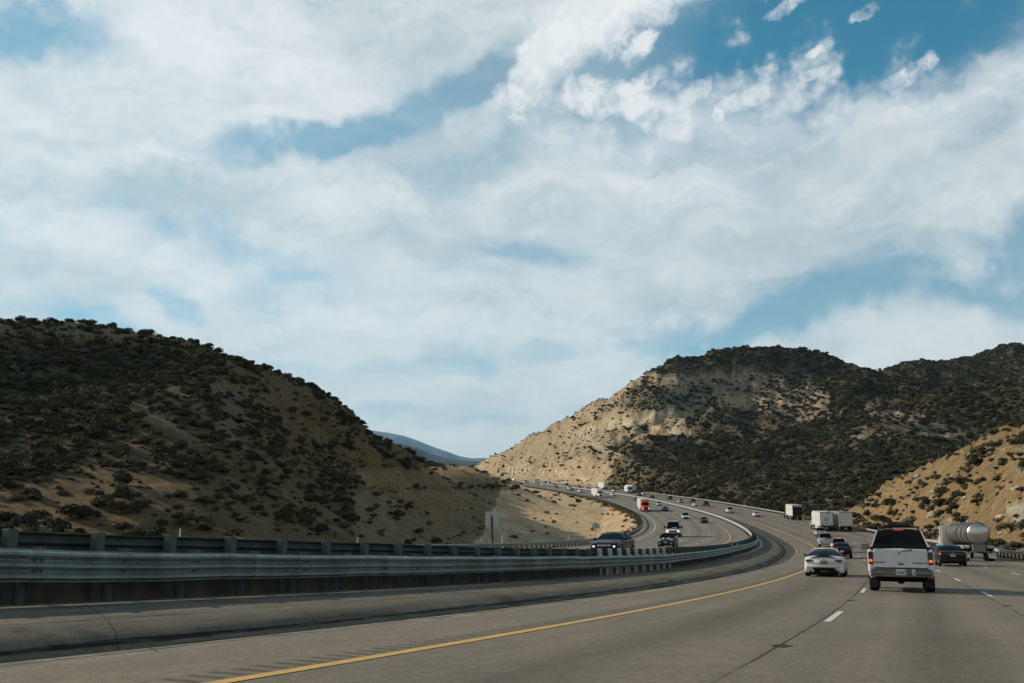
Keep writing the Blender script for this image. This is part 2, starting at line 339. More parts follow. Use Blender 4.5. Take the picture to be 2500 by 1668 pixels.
# inner verge of our side: sand strip, dirty gutter, concrete slope up to the median rail
def blended(name,prof,mat,step=1.):
    """prof: (off, f) where height = lerp(e*off-based road, rail base) by f plus extra"""
    s=np.arange(SA,SB+.1,step); n=len(s); k=len(prof); V=np.zeros((n,k,3)); ph=rng.normal(0,1,(n,k)); 
    ker=np.ones(5)/5
    for j,(o,f,ex) in enumerate(prof):
        x,y,z=rp(s,o,0,False); zt=np.interp(s,SS,_z)+zn(s); wob=np.convolve(ph[:,j],ker,'same')*.012*(ex!=0)
        V[:,j]=np.stack([x,y,z*(1-f)+zt*f+ex+wob],1)
    a=np.arange(n-1)[:,None]*k; j=np.arange(k-1)[None,:]
    F=np.stack([a+j,a+j+1,a+k+j+1,a+k+j],-1).reshape(-1,4); me=np_mesh(name,V.reshape(-1,3),F,mat)
    uvv=np.stack([np.broadcast_to(np.array([p[0] for p in prof])[None,:],(n,k)),np.broadcast_to(s[:,None],(n,k))],-1).reshape(-1,2)
    me.uv_layers.new(name='UVMap').data.foreach_set('uv',uvv[F.ravel()].astype(np.float32).ravel())
    return struct(link(name,me))
blended('road_verge',[(-2.75,0,-.05),(-2.45,0,.0),(-2.05,0,0)],M_SED)
blended('gutter',[(-4.15,.05,-.24),(-4.0,0,-.28),(-3.4,0,-.17),(-2.75,0,-.05)],M_GUT)
blended('median_slope',[(-8.25,1,0),(-7.4,1,.0),(-6.2,.8,.0),(-5.0,.38,-.02),(-4.5,.2,-.08),(-4.15,.05,-.24)],M_CONC)
struct(strip('opposing_verge',[(O_OY+1.9,0),(-9.2,.02),(-8.7,0.0)],SA,SB,2.,M_SED,opp=True))
def dashes(name,off,s_first,opp,s0,s1,mat,w=.12,L=3.66):
    V=[];F=[]
    k=math.floor((s0-s_first)/14.63)
    while True:
        a=s_first+k*14.63; k+=1
        if a>s1: break
        for q in range(4):
            for e in ((a+L*q/4),(a+L*(q+1)/4)):
                for dx in (-w/2,w/2):
                    V.append([float(t) for t in rp(e,off+dx,.006,opp)])
            b=len(V)-4; F.append((b,b+1,b+3,b+2))
    return struct(link(name,np_mesh(name,V,F,mat)))
def s_y(off,yv):
    ss=np.arange(8,110,.05); x,y,z=rp(ss,off); _,v=project(x,y,z); return float(ss[int(np.abs(v-yv).argmin())])
S1,S2,S3=s_y(LW,1518.6),s_y(2*LW,1457.),s_y(3*LW,1404.)
dashes('lane_marking',LW,S1,False,-20,SB,M_WHT); dashes('lane_marking',2*LW,S2,False,-20,SB,M_WHT); dashes('lane_marking',3*LW,S3,False,-20,SB,M_WHT)
for i in (1,2,3): dashes('opposing_lane_marking',O_OY-i*LW,3+4*i,True,-20,SB,M_WHT,w=.17)
# worn recesses in the joints, half way between the dashes
rv=[];rf=[]
for off,sf in ((LW-.10,S1),(2*LW-.06,S2)):
    for k in range(-1,7):
        a=sf+3.66+5.5+14.63*k
        if a<6: continue
        c0=len(rv); kk=22
        for i in range(kk):
            t=6.283*i/kk; q=rng.uniform(.5,1.1); x,y,z=rp(a+math.cos(t)*.26*q,off+math.sin(t)*.16*q,.007); rv.append((float(x),float(y),float(z)))
        rf.append(tuple(range(c0,c0+kk)))
rme=bpy.data.meshes.new('joint_wear'); rme.from_pydata(rv,[],rf); rme.materials.append(ground_mat('worn_pavement',(.045,.04,.034),(.09,.08,.066),9.,.95,(.02,.018,.015),.9)); struct(link('joint_wear',rme))
struct(strip('edge_line_yellow',[(-.08,.006),(.08,.006)],SA,SB,2.,M_YEL)); struct(strip('edge_line_white',[(4*LW-.06,.006),(4*LW+.06,.006)],SA,SB,2.,M_WHT))
struct(strip('opposing_edge_line_yellow',[(O_OY-.09,.006),(O_OY+.09,.006)],SA,SB,2.,M_YEL,opp=True)); struct(strip('opposing_edge_line_white',[(O_OY-4*LW-.07,.006),(O_OY-4*LW+.07,.006)],SA,SB,2.,M_WHT,opp=True))
# ---------------------------------------------------------------- terrain
def P(l): return [tuple(at(a,b,c)) for a,b,c in l]
ctl=[]
# left hill: crest, spur, hollow, front, foot
ctl+=P([(-500,860,190),(-250,800,210),(0,785,232),(120,782,242),(200,768,250),(330,790,258),(480,826,264),(600,882,266),(700,941,264),(800,986,268),(900,1036,282),(980,1083,312),(1050,1133,352)])
ctl+=P([(-150,1150,130),(0,1110,150),(130,1060,162),(300,1000,182),(420,950,202),(520,900,238),(100,955,212),(250,935,214),(20,880,226),(330,880,240)])
ctl+=P([(-150,1240,110),(100,1200,133),(300,1200,138),(500,1150,160),(600,1060,205),(700,1150,190),(640,1230,155),(760,1230,200),(800,1120,255),(850,1290,205)])
ctl+=P([(-200,1290,92),(0,1302,108),(200,1312,112),(400,1320,116),(600,1327,128),(800,1332,150)])
# gully and the graded fill face with its bench
ctl+=P([(872,1333,165),(872,1250,205),(880,1165,250),(930,1336,180),(1000,1337,200),(1100,1338,230),(1180,1338,270),(900,1250,225),(1000,1262,250),(1100,1266,285),(1200,1262,360),(900,1193,262),(1000,1193,292),(1100,1193,342),(1200,1193,440),(1262,1194,540),(950,1175,280),(1080,1175,350),(960,1144,285),(1120,1139,395),(1180,1139,455),(1240,1163,550),(1272,1178,640),(1262,1172,690)])
# right mountain
ctl+=P([(1255,1150,950),(1190,1128,1080),(1250,1092,1010),(1300,1062,970),(1370,1032,930),(1450,1006,900),(1500,967,885),(1560,927,872),(1640,900,870),(1700,872,875),(1800,858,890),(1870,852,900),(1950,868,908),(2000,868,915),(2080,884,925),(2130,895,950)])
ctl+=P([(1400,1120,800),(1330,1150,880),(1480,1080,760),(1450,1150,700),(1540,1150,570),(1500,1120,640),(1570,1050,680),(1650,1030,750),(1600,960,830),(1720,940,850),(1760,985,750),(1850,970,770),(1900,930,860)])
ctl+=P([(1590,1170,520),(1660,1160,500),(1640,1120,640),(1720,1080,720),(1800,1060,780),(1860,1030,820),(1750,1170,470),(1850,1130,540),(1900,1180,440),(1930,1080,700)])
ctl+=P([(1985,938,790),(2030,988,690),(2090,1003,640),(2150,1035,580),(2250,1052,530),(2330,1062,500),(2420,1080,520),(2000,1120,560),(2090,1130,500),(2000,1190,430),(2060,1215,360),(1950,1215,390),(2150,1090,540),(2200,1130,440)])
ctl+=P([(2170,960,980),(2300,1000,930),(2420,1010,900),(2550,1010,800),(2200,880,1150),(2350,868,1200),(2500,867,1230),(2700,850,1250),(2300,940,1000),(2450,930,1020),(2250,905,1080)])
# cut slope beside our lanes
ctl+=P([(2062,1225,262),(2100,1195,252),(2200,1166,228),(2300,1110,208),(2400,1074,192),(2500,1097,180),(2650,1050,168),(2800,980,150),(2150,1240,218),(2250,1220,190),(2350,1190,165),(2450,1180,142),(2350,1250,140),(2500,1250,115),(2600,1200,112),(2450,1130,165),(2700,1250,80)])
# unseen ground that joins the ridges up
ctl+=[(-190,330,36),(-80,335,28),(-72,400,22),(-120,400,16),(-60,470,26),(-100,560,28),(-60,640,52),(-60,780,74),(-110,860,80),(-260,520,60),(-300,260,55),(-250,100,38),(-120,60,12),(-75,40,1),(-90,-40,4),(-200,-150,20),
 (190,300,16),(150,330,16),(120,350,18),(230,260,26),(300,420,60),(260,200,42),(160,60,26),(120,20,14),(60,10,3),(90,-60,8),(200,-100,25),(350,100,70),(450,700,140),(150,1100,120),(420,1300,150),(-40,1150,75),(-200,1300,60),(700,1400,200),(900,600,200),(-600,900,80),(-500,300,90),(0,1500,70),(-700,1700,60),(600,-200,70),(-500,-300,60),(0,-300,-2),(900,0,120)]
C=np.array(ctl); SCN=100.
def phi(r): return np.sqrt(r*r+.06**2)
D=np.sqrt(((C[:,None,:2]-C[None,:,:2])**2).sum(-1))/SCN
A=phi(D)+np.eye(len(C))*(-.02); n=len(C)
Pm=np.hstack([np.ones((n,1)),C[:,:2]/1000]); AA=np.block([[A,Pm],[Pm.T,np.zeros((3,3))]])
sol=np.linalg.solve(AA,np.concatenate([C[:,2],np.zeros(3)])); wR,wP=sol[:n],sol[n:]
def rbf(x,y):
    out=np.empty(x.size); xf,yf=x.ravel(),y.ravel()
    for i in range(0,x.size,40000):
        a,b=xf[i:i+40000],yf[i:i+40000]; d=np.sqrt((a[:,None]-C[None,:,0])**2+(b[:,None]-C[None,:,1])**2)/SCN
        out[i:i+40000]=phi(d)@wR+wP[0]+wP[1]*a/1000+wP[2]*b/1000
    return out.reshape(x.shape)
_perm=np.random.default_rng(3).permutation(4096)
def perlin(x,y):
    xi=np.floor(x).astype(int); yi=np.floor(y).astype(int); xf=x-xi; yf=y-yi
    def g(ix,iy):
        h=_perm[(_perm[ix&4095]+iy)&4095]/4096*2*math.pi; return np.cos(h),np.sin(h)
    u=xf**3*(xf*(xf*6-15)+10); v=yf**3*(yf*(yf*6-15)+10)
    def d(ix,iy,dx,dy): a,b=g(ix,iy); return a*dx+b*dy
    a=d(xi,yi,xf,yf); b=d(xi+1,yi,xf-1,yf); c=d(xi,yi+1,xf,yf-1); e=d(xi+1,yi+1,xf-1,yf-1)
    return (a*(1-u)+b*u)*(1-v)+(c*(1-u)+e*u)*v*1.0
def fbm(x,y,oct=5,ridged=False):
    t=0; a=1.; f=1.; n=0
    for _ in range(oct):
        p=perlin(x*f+17.3*_,y*f-9.1*_)*1.5
        t=t+a*((1-np.abs(p)*2) if ridged else p); n+=a; a*=.5; f*=2.03
    return t/n
# road frame lookup for any ground point
_rs=np.arange(-100,1140,2.); _rx,_ry,_=rp(_rs,0); _rth=np.interp(_rs,SS,_th)
def road_so(x,y):
    xf,yf=x.ravel(),y.ravel(); so=np.empty(xf.size); oo=np.empty(xf.size)
    for i in range(0,xf.size,40000):
        a,b=xf[i:i+40000],yf[i:i+40000]; d=(a[:,None]-_rx)**2+(b[:,None]-_ry)**2; k=d.argmin(1)
        dx,dy=a-_rx[k],b-_ry[k]; t=dx*np.sin(_rth[k])+dy*np.cos(_rth[k]); so[i:i+40000]=_rs[k]+t; oo[i:i+40000]=dx*np.cos(_rth[k])-dy*np.sin(_rth[k])
        far=np.abs(t)>6; oo[i:i+40000][far]=np.sign(oo[i:i+40000][far])*np.maximum(np.abs(oo[i:i+40000][far]),np.abs(t[far]))
    return so.reshape(x.shape),oo.reshape(x.shape)
def sstep(v,a,b): t=np.clip((v-a)/(b-a),0,1); return t*t*(3-2*t)
def inpoly(px,py,poly):
    ins=np.zeros(px.shape,bool); n=len(poly)
    for i in range(n):
        x1,y1=poly[i]; x2,y2=poly[(i+1)%n]
        c=((y1>py)!=(y2>py))&(px<(x2-x1)*(py-y1)/((y2-y1) if y2!=y1 else 1e-9)+x1); ins^=c
    return ins
def height(x,y):
    z=rbf(x,y); s,o=road_so(x,y); d=np.hypot(x,y)
    L=O_OG-1.2; Rr=O_RB+1.4
    dl=L-o; dr=o-Rr; out=np.maximum(dl,dr)
    amp=sstep(out,4,60); far=sstep(d,380,760)*(x>-40*1.)
    # relief
    z=z+amp*((fbm(x/38,y/38,5)*2.6)-1.3*(o<0))*(1-.75*((o<0)&(s>160)&(x>-75)))
    rid=fbm(x/150+3,y/150+1,5,True); z=z+amp*far*(rid*24-20)+amp*far*fbm(x/34,y/34,5,True)*7
    cut=sstep(60-np.abs(s-170),0,60)*(o>0)*0+((o>0)&(d<330))*1.
    z=z+cut*sstep(dr,3,14)*(fbm(x/9,y/9,6,True)*2.4-1.+fbm(x/2.6,y/2.6,4,True)*1.2+fbm(x/.9,y/.9,3)*.4)
    ze_l=rz(s,L,True)-.12; ze_r=rz(s,Rr,False)-.1
    # left: embankment falls away 1:1.7 from the shoulder until it meets the canyon
    fill=ze_l-np.maximum(dl-1.,0)*.58+fbm(x/14,y/14,4)*.5*sstep(dl,2,12)
    cw=sstep(s,600,680); capf=(1-cw)*(-.25+np.maximum(dl-20,0)*.38+np.maximum(dl-58,0)*1.6)+cw*np.maximum(dl-3,0)*.9
    zl=np.where(s>150,np.maximum(fill,np.minimum(z,ze_l+capf)),z)
    k=sstep(dl,1,14); zl2=np.where(s>150,zl,ze_l*(1-k)+np.minimum(z,ze_l+dl*.8)*k-1.0*k*sstep(dl,14,30)*0)
    b=sstep(s,120,190); zl=zl2 if False else (b*np.maximum(fill,np.minimum(z,ze_l+capf))+(1-b)*(ze_l*(1-k)+np.minimum(z,ze_l+dl*.8)*k))
    kr=sstep(dr,1.5,16); zr=ze_r*(1-kr)+np.maximum(z,ze_r-dr*.5)*kr
    lim=ze_r+np.maximum(dr-1.5,0)*.85; zr=np.minimum(zr,np.where((d<330),lim+0,1e9)+ (fbm(x/5,y/5,3)*.6)*sstep(dr,2,6))
    road=np.minimum(rz(s,o,False),rz(s,o,True))-.75
    z=np.where(dl>0,zl,np.where(dr>0,zr,road))
    return z,s,o
na,nr=1000,520
ang=np.linspace(R_(-88),R_(88),na); a2=R_(37)
ang=np.concatenate([np.linspace(R_(-100),-a2,90)[:-1],np.linspace(-a2,a2,820),np.linspace(a2,R_(100),90)[1:]]); na=len(ang)
rad=np.concatenate([np.geomspace(3.,60,60)[:-1],np.geomspace(60,1500,470)[:-1],np.geomspace(1500,9000,20)]); nr=len(rad)
RR,AN=np.meshgrid(rad,ang,indexing='ij'); TX,TY=RR*np.sin(AN),RR*np.cos(AN)
TZ,TS,TO=height(TX,TY)
PX,PY=project(TX,TY,TZ); TD=np.hypot(TX,TY)
# ground cover classes as seen on the slopes, with sun painted onto the bank: [colour], shrub density (shrubs cover fraction)
tone=np.zeros(TX.shape+(3,)); dens=np.full(TX.shape,.45)
nA=fbm(TX/60,TY/60,4); nB=fbm(TX/22,TY/22,4)
hill=(.225,.158,.074); pale=(.45,.35,.22); sunlit_gold=(.66,.49,.29); cutc=(.34,.24,.12); chap=(.095,.075,.043); rock=(.36,.29,.205)
jx,jy=PX+nB*46,PY+nA*26
def fillc(mask,col,dn):
    for i in range(3): tone[...,i]=np.where(mask,col[i],tone[...,i])
    dens[...]=np.where(mask,dn,dens)
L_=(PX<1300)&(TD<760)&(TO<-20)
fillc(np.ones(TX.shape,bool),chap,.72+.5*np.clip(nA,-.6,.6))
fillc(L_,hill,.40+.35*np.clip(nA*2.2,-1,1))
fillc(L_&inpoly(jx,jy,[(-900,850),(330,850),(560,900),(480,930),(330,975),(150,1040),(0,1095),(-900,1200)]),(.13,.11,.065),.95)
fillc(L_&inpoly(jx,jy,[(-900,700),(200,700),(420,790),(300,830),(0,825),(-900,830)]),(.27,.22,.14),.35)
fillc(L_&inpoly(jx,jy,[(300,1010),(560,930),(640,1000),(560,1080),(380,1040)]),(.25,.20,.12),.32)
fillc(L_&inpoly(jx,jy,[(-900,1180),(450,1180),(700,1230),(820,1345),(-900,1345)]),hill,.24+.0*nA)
fillc(L_&inpoly(PX+nB*45,PY+nA*18,[(868,1350),(872,1145),(1040,1142),(1130,1060),(1400,1060),(1400,1350)]),(.30,.215,.11),.035)
fillc((TO<-20)&(TS>170)&(TO>-70),(.32,.232,.12),.03)  # browner grassy bank soil, its darker tone also paints the shaded side
fillc((TO<-20)&(TS>170)&(TO>-75)&(PX+nB*26+nA*20+(PY-1195)*.66>1238)&(PY>1180),sunlit_gold,.01)  # sandy soil brightened past the shadow edge, sunlight painted into the colour
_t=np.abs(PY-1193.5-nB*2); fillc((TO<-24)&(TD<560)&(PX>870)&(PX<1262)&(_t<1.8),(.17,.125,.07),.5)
M_=(TO>10)&(TD>330)
flank=inpoly(jx,jy,[(1050,1190),(1050,1080),(1250,1050),(1480,930),(1560,905),(1700,925),(1640,985),(1700,1000),(1660,1060),(1500,1090),(1500,1130),(1470,1200),(1300,1220)])
outer=inpoly(PX+nB*60,PY+nA*40,[(1050,1230),(1050,1060),(1250,1030),(1480,900),(1700,890),(1950,900),(2060,1000),(1900,1060),(1720,1080),(1600,1130),(1520,1220)])
fillc(M_&outer,(.19,.15,.095),.5)
fillc(M_&flank,pale,.045+.22*(nB>.30))
fillc(M_&inpoly(jx,jy,[(1480,1010),(1560,930),(1900,905),(1960,960),(2050,1010),(2010,1040),(1830,1010),(1700,1000)]),(.30,.25,.17),.42)
fillc(M_&inpoly(PX+nB*25,PY+nA*10,[(1610,938),(1720,912),(1850,910),(1850,935),(1720,940),(1640,962)]),rock,.12)
fillc(M_&inpoly(PX+nB*25,PY+nA*10,[(1700,972),(1800,958),(1880,970),(1940,985),(1900,1000),(1750,992)]),pale,.15)
fillc(M_&inpoly(PX+nB*22,PY+nA*10,[(1960,930),(2010,945),(2040,1000),(2010,1015),(1975,980)]),rock,.3)
fillc(M_&inpoly(PX+nB*22,PY+nA*10,[(2110,990),(2240,1005),(2300,1040),(2420,1060),(2420,1085),(2280,1070),(2220,1060),(2120,1020)]),(.27,.225,.165),.3)
fillc(M_&inpoly(PX+nB*25,PY+nA*14,[(2060,1060),(2150,1040),(2180,1070),(2080,1095)]),(.33,.27,.18),.4)
fillc(M_&inpoly(PX+nB*25,PY+nA*14,[(1950,1190),(2030,1185),(2080,1215),(1990,1240),(1930,1230)]),(.28,.235,.16),.5)
fillc(M_&inpoly(PX+nB*14,PY+nA*10,[(1820,1170),(1870,1155),(1905,1185),(1870,1215),(1830,1225)]),(.26,.20,.12),.5)
def near_line(pl,w):
    m=np.zeros(PX.shape,bool)
    for (x1,y1),(x2,y2) in zip(pl[:-1],pl[1:]):
        dx,dy=x2-x1,y2-y1; t=np.clip(((PX-x1)*dx+(PY-y1)*dy)/(dx*dx+dy*dy),0,1); m|=np.hypot(PX-x1-t*dx,(PY-y1-t*dy)*1.6)<w
    return m
for pl,w_ in (([(1405,1058),(1440,1050),(1500,1040),(1560,1036),(1600,1044),(1650,1056),(1692,1068)],5),([(1475,1026),(1520,1030),(1560,1036)],4),([(1560,1036),(1590,1018),(1640,1000)],6),([(1410,1062),(1450,1085),(1490,1105),(1520,1110)],4),([(1230,1145),(1330,1150),(1400,1162),(1450,1182)],3.5)):
    fillc(M_&near_line(pl,w_),(.62,.53,.39),0.)
fillc((TO>10)&(TD<330),cutc,.11+.18*(nB>.12))
tone*= (1+.16*np.clip(fbm(TX/7,TY/7,3)*2,-1,1))[...,None]
fillc((TO>10)&(TD<330)&inpoly(PX+nB*15,PY+nA*10,[(2450,1240),(2600,1200),(2600,1310),(2500,1300),(2465,1275)]),(.46,.42,.34),.1)
dens=np.where(((TO>O_OG-4)&(TO<O_RB+3))|((TO<-20)&(TO>-75)&(TS<190)&(TS>-20)),0,dens)
I=np.arange(nr-1)[:,None]*na+np.arange(na-1)[None,:]
TF=np.stack([I,I+1,I+na+1,I+na],-1).reshape(-1,4)
def terrain_mat():
    m,nt,b=base_mat('dry_hillside',.95,0,.12); g=NG(nt)
    at_=g.n('ShaderNodeAttribute',attribute_name='tone'); tc=g.n('ShaderNodeTexCoord'); ob=tc.outputs['Object']
    n1=g.noise(ob,.9,6,.72); n2=g.noise(ob,.16,5,.65); n3=g.noise(ob,4.5,3,.7)
    v=g.m('MULTIPLY',g.mr(n1,.3,.7,.55,1.35),g.mr(n2,.3,.7,.78,1.18)); v=g.m('MULTIPLY',v,g.mr(n3,.3,.7,.72,1.28))
    c=g.n('ShaderNodeVectorMath',operation='SCALE'); g.L.new(at_.outputs['Color'],c.inputs[0]); g.i(c.inputs['Scale'],v)
    # low weeds and dead grass: dark flecks whose number follows the plant cover
    cov=at_.outputs['Alpha']; fl=g.noise(ob,1.6,4,.75); thr=g.mr(cov,0.,.6,.66,.50); f=g.mr(g.m('SUBTRACT',fl,thr),-.01,.05,0.,.85)
    c2=g.mix(f,c.outputs[0],(.055,.046,.026)); fb=g.noise(ob,.55,4,.7); c3=g.mix(g.m('MULTIPLY',g.mr(g.m('SUBTRACT',fb,g.mr(cov,0.,.5,.70,.52)),0.,.06,0.,.6),1.),c2,(.09,.072,.038))
    # reddish and pale soil patches
    c4=g.mix(g.mr(g.noise(ob,.07,5,.7),.52,.66,0.,.35),c3,g.mix(.5,c3,(.34,.22,.11)))
    g.L.new(c4,b.inputs['Base Color']); g.bump(g.m('ADD',n1,g.m('MULTIPLY',n3,.5)),1.,.9,b); return m
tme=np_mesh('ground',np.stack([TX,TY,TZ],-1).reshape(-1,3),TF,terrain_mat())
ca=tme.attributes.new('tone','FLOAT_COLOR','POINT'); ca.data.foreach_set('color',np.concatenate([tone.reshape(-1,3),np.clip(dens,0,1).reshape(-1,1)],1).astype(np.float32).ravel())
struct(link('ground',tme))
# behind the camera the valley floor simply carries on
struct(link('ground_behind',np_mesh('ground_behind',[(-3000,-3000,-4),(3000,-3000,-4),(3000,2,-4),(-3000,2,-4)],[(0,1,2,3)],ground_mat('valley_floor',(.26,.2,.12),(.33,.26,.16),.05))))
# ---------------------------------------------------------------- guardrails
M_GALV=simple('galvanised_steel_weathered',(.21,.275,.28),.38,.45,.4,.35,1.2)
def galv(name,col,rough,metal):
    m,nt,b=base_mat(name,rough,metal,.4); g=NG(nt); tc=g.n('ShaderNodeTexCoord'); mp=g.n('ShaderNodeMapping'); g.L.new(tc.outputs['Object'],mp.inputs[0]); mp.inputs[3].default_value=(3.2,3.2,.35)
    st=g.noise(mp.outputs[0],1.,5,.7); pn=g.noise(tc.outputs['Object'],.45,2,.5); sp=g.noise(tc.outputs['Object'],14,4,.8)
    v=g.m('MULTIPLY',g.mr(st,.3,.7,.62,1.2),g.mr(pn,.35,.65,.8,1.18)); v=g.m('MULTIPLY',v,g.mr(sp,.3,.45,.7,1.))
    c=g.n('ShaderNodeVectorMath',operation='SCALE'); c.inputs[0].default_value=col; g.i(c.inputs['Scale'],v); c2=g.mix(g.mr(g.noise(mp.outputs[0],3.,5,.75),.66,.74,0.,.55),c.outputs[0],(.10,.055,.03))
    g.L.new(c2,b.inputs['Base Color']); g.i(b.inputs['Roughness'],g.mr(st,.3,.7,rough+.15,rough-.05)); g.bump(g.m('ADD',sp,st),.25,.01,b); return m
M_GALV=galv('galvanised_beam',(.23,.30,.305),.40,.42)
M_GALV2=simple('galvanised_steel_bright',(.52,.55,.55),.5,.3,.5,.12,2.)
M_GALVD=simple('galvanised_steel_shade',(.055,.072,.072),.75,.05,.3,.4,1.5)  # dark tone paints shade onto the back of the far median beam
M_POST=simple('grimy_steel_post',(.085,.105,.10),.75,.05,.3,.45,1.5)
M_RAILB=simple('galvanised_rail_pale',(.42,.45,.45),.5,.3,.5,.15,.6)
M_WOOD=simple('treated_timber',(.095,.085,.066),.9,0,.2,.45,2.)
M_WBLK=simple('grey_timber_block',(.11,.115,.10),.9,0,.2,.4,5.)
M_BOLT=simple('dark_bolt',(.02,.02,.02),.6,.4)
THRIE=[(0,0),(.0,.02),(.045,.035),(.10,.06),(.10,.10),(.03,.145),(.0,.165),(.0,.18),(.03,.20),(.10,.235),(.10,.275),(.03,.315),(.0,.33),(.0,.345),(.03,.365),(.10,.41),(.10,.45),(.045,.475),(.0,.488),(0,.508)]
WB=[(0,0),(.0,.015),(.045,.03),(.083,.06),(.083,.095),(.03,.135),(.0,.15),(.0,.165),(.03,.18),(.083,.22),(.083,.255),(.045,.285),(.0,.30),(0,.312)]
def rail(name,off,prof,side,ztop,s0,s1,mat,opp,parent,zf=None,step=1.905,back=None):
    """corrugated beam; side=+1: bulges toward larger offset; ztop(s): top above base; zf(s): base on our reference line"""
    H=prof[-1][1]; s=np.arange(s0,s1,step); n=len(s); out=[(off+side*a,h-H) for a,h in prof]; inn=[(off+side*(a-.006),h-H) for a,h in prof][::-1]
    P_=out+inn; k=len(P_); V=np.zeros((n,k,3)); wob=np.random.default_rng(int(abs(off)*10)).normal(0,.006,n); woz=np.random.default_rng(int(abs(off)*7)).normal(0,.006,n)
    zt=np.array([ztop(a) for a in s])
    for j,(o,h) in enumerate(P_):
        x,y,z=rp(s,o+wob,0,opp); zb=z if zf is None else np.interp(s,SS,_z)+np.array([zf(a) for a in s])
        if zf is None: _,_,zb=rp(s,off,0,opp)
        V[:,j]=np.stack([x,y,zb+zt+h+woz],1)
    a=np.arange(n-1)[:,None]*k; j=np.arange(k)[None,:]; F=np.stack([a+j,a+(j+1)%k,a+k+(j+1)%k,a+k+j],-1).reshape(-1,4)
    me=np_mesh(name,V.reshape(-1,3),F,mat)
    if back is not None:
        me.materials.append(back); kk=len(prof); mi=np.zeros((n-1,k),np.int32); mi[:,kk:2*kk-1]=1; me.polygons.foreach_set('material_index',mi.ravel())
    me.set_sharp_from_angle(angle=R_(28)); return link(name,me,parent)
def post_mesh(name,h,w=.10,d=.15,below=.4,mat=None,solid=False):
    m=MB(); z0,z1=-below,h
    if solid: m.box(-w/2,w/2,-d/2,d/2,z0,z1,0,.008)
    else:
        m.box(-w/2,w/2,-d/2,-d/2+.012,z0,z1); m.box(-w/2,w/2,d/2-.012,d/2,z0,z1); m.box(-.006,.006,-d/2+.012,d/2-.012,z0,z1)
    return m.mesh(name,mat,30)
def place_s(o,s,off,opp,dz=0.,zf=None):
    x,y,z=rp(s,off,0,opp)
    if zf is not None: z=float(np.interp(s,SS,_z))+zf(s)
    o.location=(float(x),float(y),float(z)+dz); o.rotation_euler=(0,0,-float(np.interp(s,SS,_th))); return o
def posts(name,root,me,ss,off,opp,dz=0.,zf=None,order=None,mats=None,dzf=None):
    """100 nearest posts each a part, the rest one part"""
    ss=sorted(ss,key=lambda s: math.hypot(*[float(v) for v in rp(s,off)[:2]]) if s>-8 else 900+abs(s))
    for i,s in enumerate(ss[:100]):
        o=link(name,me,root); place_s(o,s,off,opp,dz+(dzf(s) if dzf else 0),zf)
        if mats:
            mt=mats(s)
            if mt is not None: o.material_slots[0].link='OBJECT'; o.material_slots[0].material=mt
    rest=ss[100:]
    if rest:
        V0=np.array([v.co[:] for v in me.vertices]); F0=[tuple(p.vertices) for p in me.polygons]; V=[];F=[]
        for s in rest:
            x,y,z=[float(v) for v in rp(s,off,0,opp)]
            if zf is not None: z=float(np.interp(s,SS,_z))+zf(s)
            t=-float(np.interp(s,SS,_th)); c,sn=math.cos(t),math.sin(t); b=len(V)
            V+=[(x+v[0]*c-v[1]*sn,y+v[0]*sn+v[1]*c,z+dz+(dzf(s) if dzf else 0)+v[2]) for v in V0]; F+=[tuple(b+i for i in f) for f in F0]
        r=bpy.data.meshes.new(name+'_row'); r.from_pydata(V,[],F); r.materials.append(me.materials[0]); o=link(name+'_row',r,root); o['kind']='stuff'
def zbase(s): return float(zn(s))
SEG=1.905
# near median rail (thrie beam facing us) with its own posts and timber blocks
g1=thing('guardrail','long grey three-ridged steel guardrail curving along our side of the median','guardrail')
s_end=1000.
rail('beam',O_NEAR,THRIE,1,lambda s:.85,-40,s_end,M_GALV,False,g1,zf=zbase)
ps=[x for x in np.arange(-30,s_end-60,SEG)]
# the photographed post rhythm: first visible post lies where the fit put it
P0=float(PS-110+0)
pss=[P0%SEG-30.+i*SEG for i in range(int((s_end-30)/SEG))]
# bright new posts where the photo shows them
def px_of(s,off,opp=False):
    x,y,z=rp(s,off,0,opp); return float(project(x,y,z)[0])
def bright(s): 
    p=px_of(s,O_NEAR-.2); return M_GALV2 if (1462<p<1645 and s<120) else None
posts('post',g1,post_mesh('post',.80,.10,.17,.35,M_POST),pss,O_NEAR-.27,False,0,zbase,mats=bright)
posts('block',g1,post_mesh('block',.90,.14,.17,-.36,M_WBLK,True),[s+.10 for s in pss if s<260],O_NEAR-.10,False,0,zbase,mats=bright)
# splice bolts along the face
bm_=MB()
for i,s in enumerate(pss):
    if s>110 or s<-20: continue
    for zz_ in (.85-.508+.172,.85-.508+.338):
        for dx in ((-.07,.07) if i%2 else (0,)):
            x,y,_=rp(s+dx,O_NEAR+.012); z=np.interp(s,SS,_z)+zbase(s)+zz_; bm_.box(float(x)-.016,float(x)+.016,float(y)-.016,float(y)+.016,float(z)-.016,float(z)+.016,0,.004)
o=bm_.obj('splice_bolt_row',M_BOLT,g1); o['kind']='stuff'
# far median rail facing the opposing lanes, on taller posts, with the timber boards that hold its shoulder
g2=thing('guardrail','higher steel guardrail behind the near one, facing the opposing lanes across the median','guardrail')
def ftop(s):  return float(np.interp(s,[0,15,27,36,50,78,99,126,150,1000],[.78,.76,.73,.65,.59,.61,.67,.76,.80,.80]))
rail('beam',O_FAR,THRIE,-1,ftop,-40,s_end,M_GALVD,True,g2) if False else None
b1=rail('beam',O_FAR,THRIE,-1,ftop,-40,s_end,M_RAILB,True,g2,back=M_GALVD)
def _tp(s): return None
posts('post',g2,post_mesh('tall_post',.79,.17,.19,.8,M_POST,True),[s-.02 for s in pss],O_FAR+.17,True,0,mats=bright,dzf=lambda s: ftop(s)-.76)
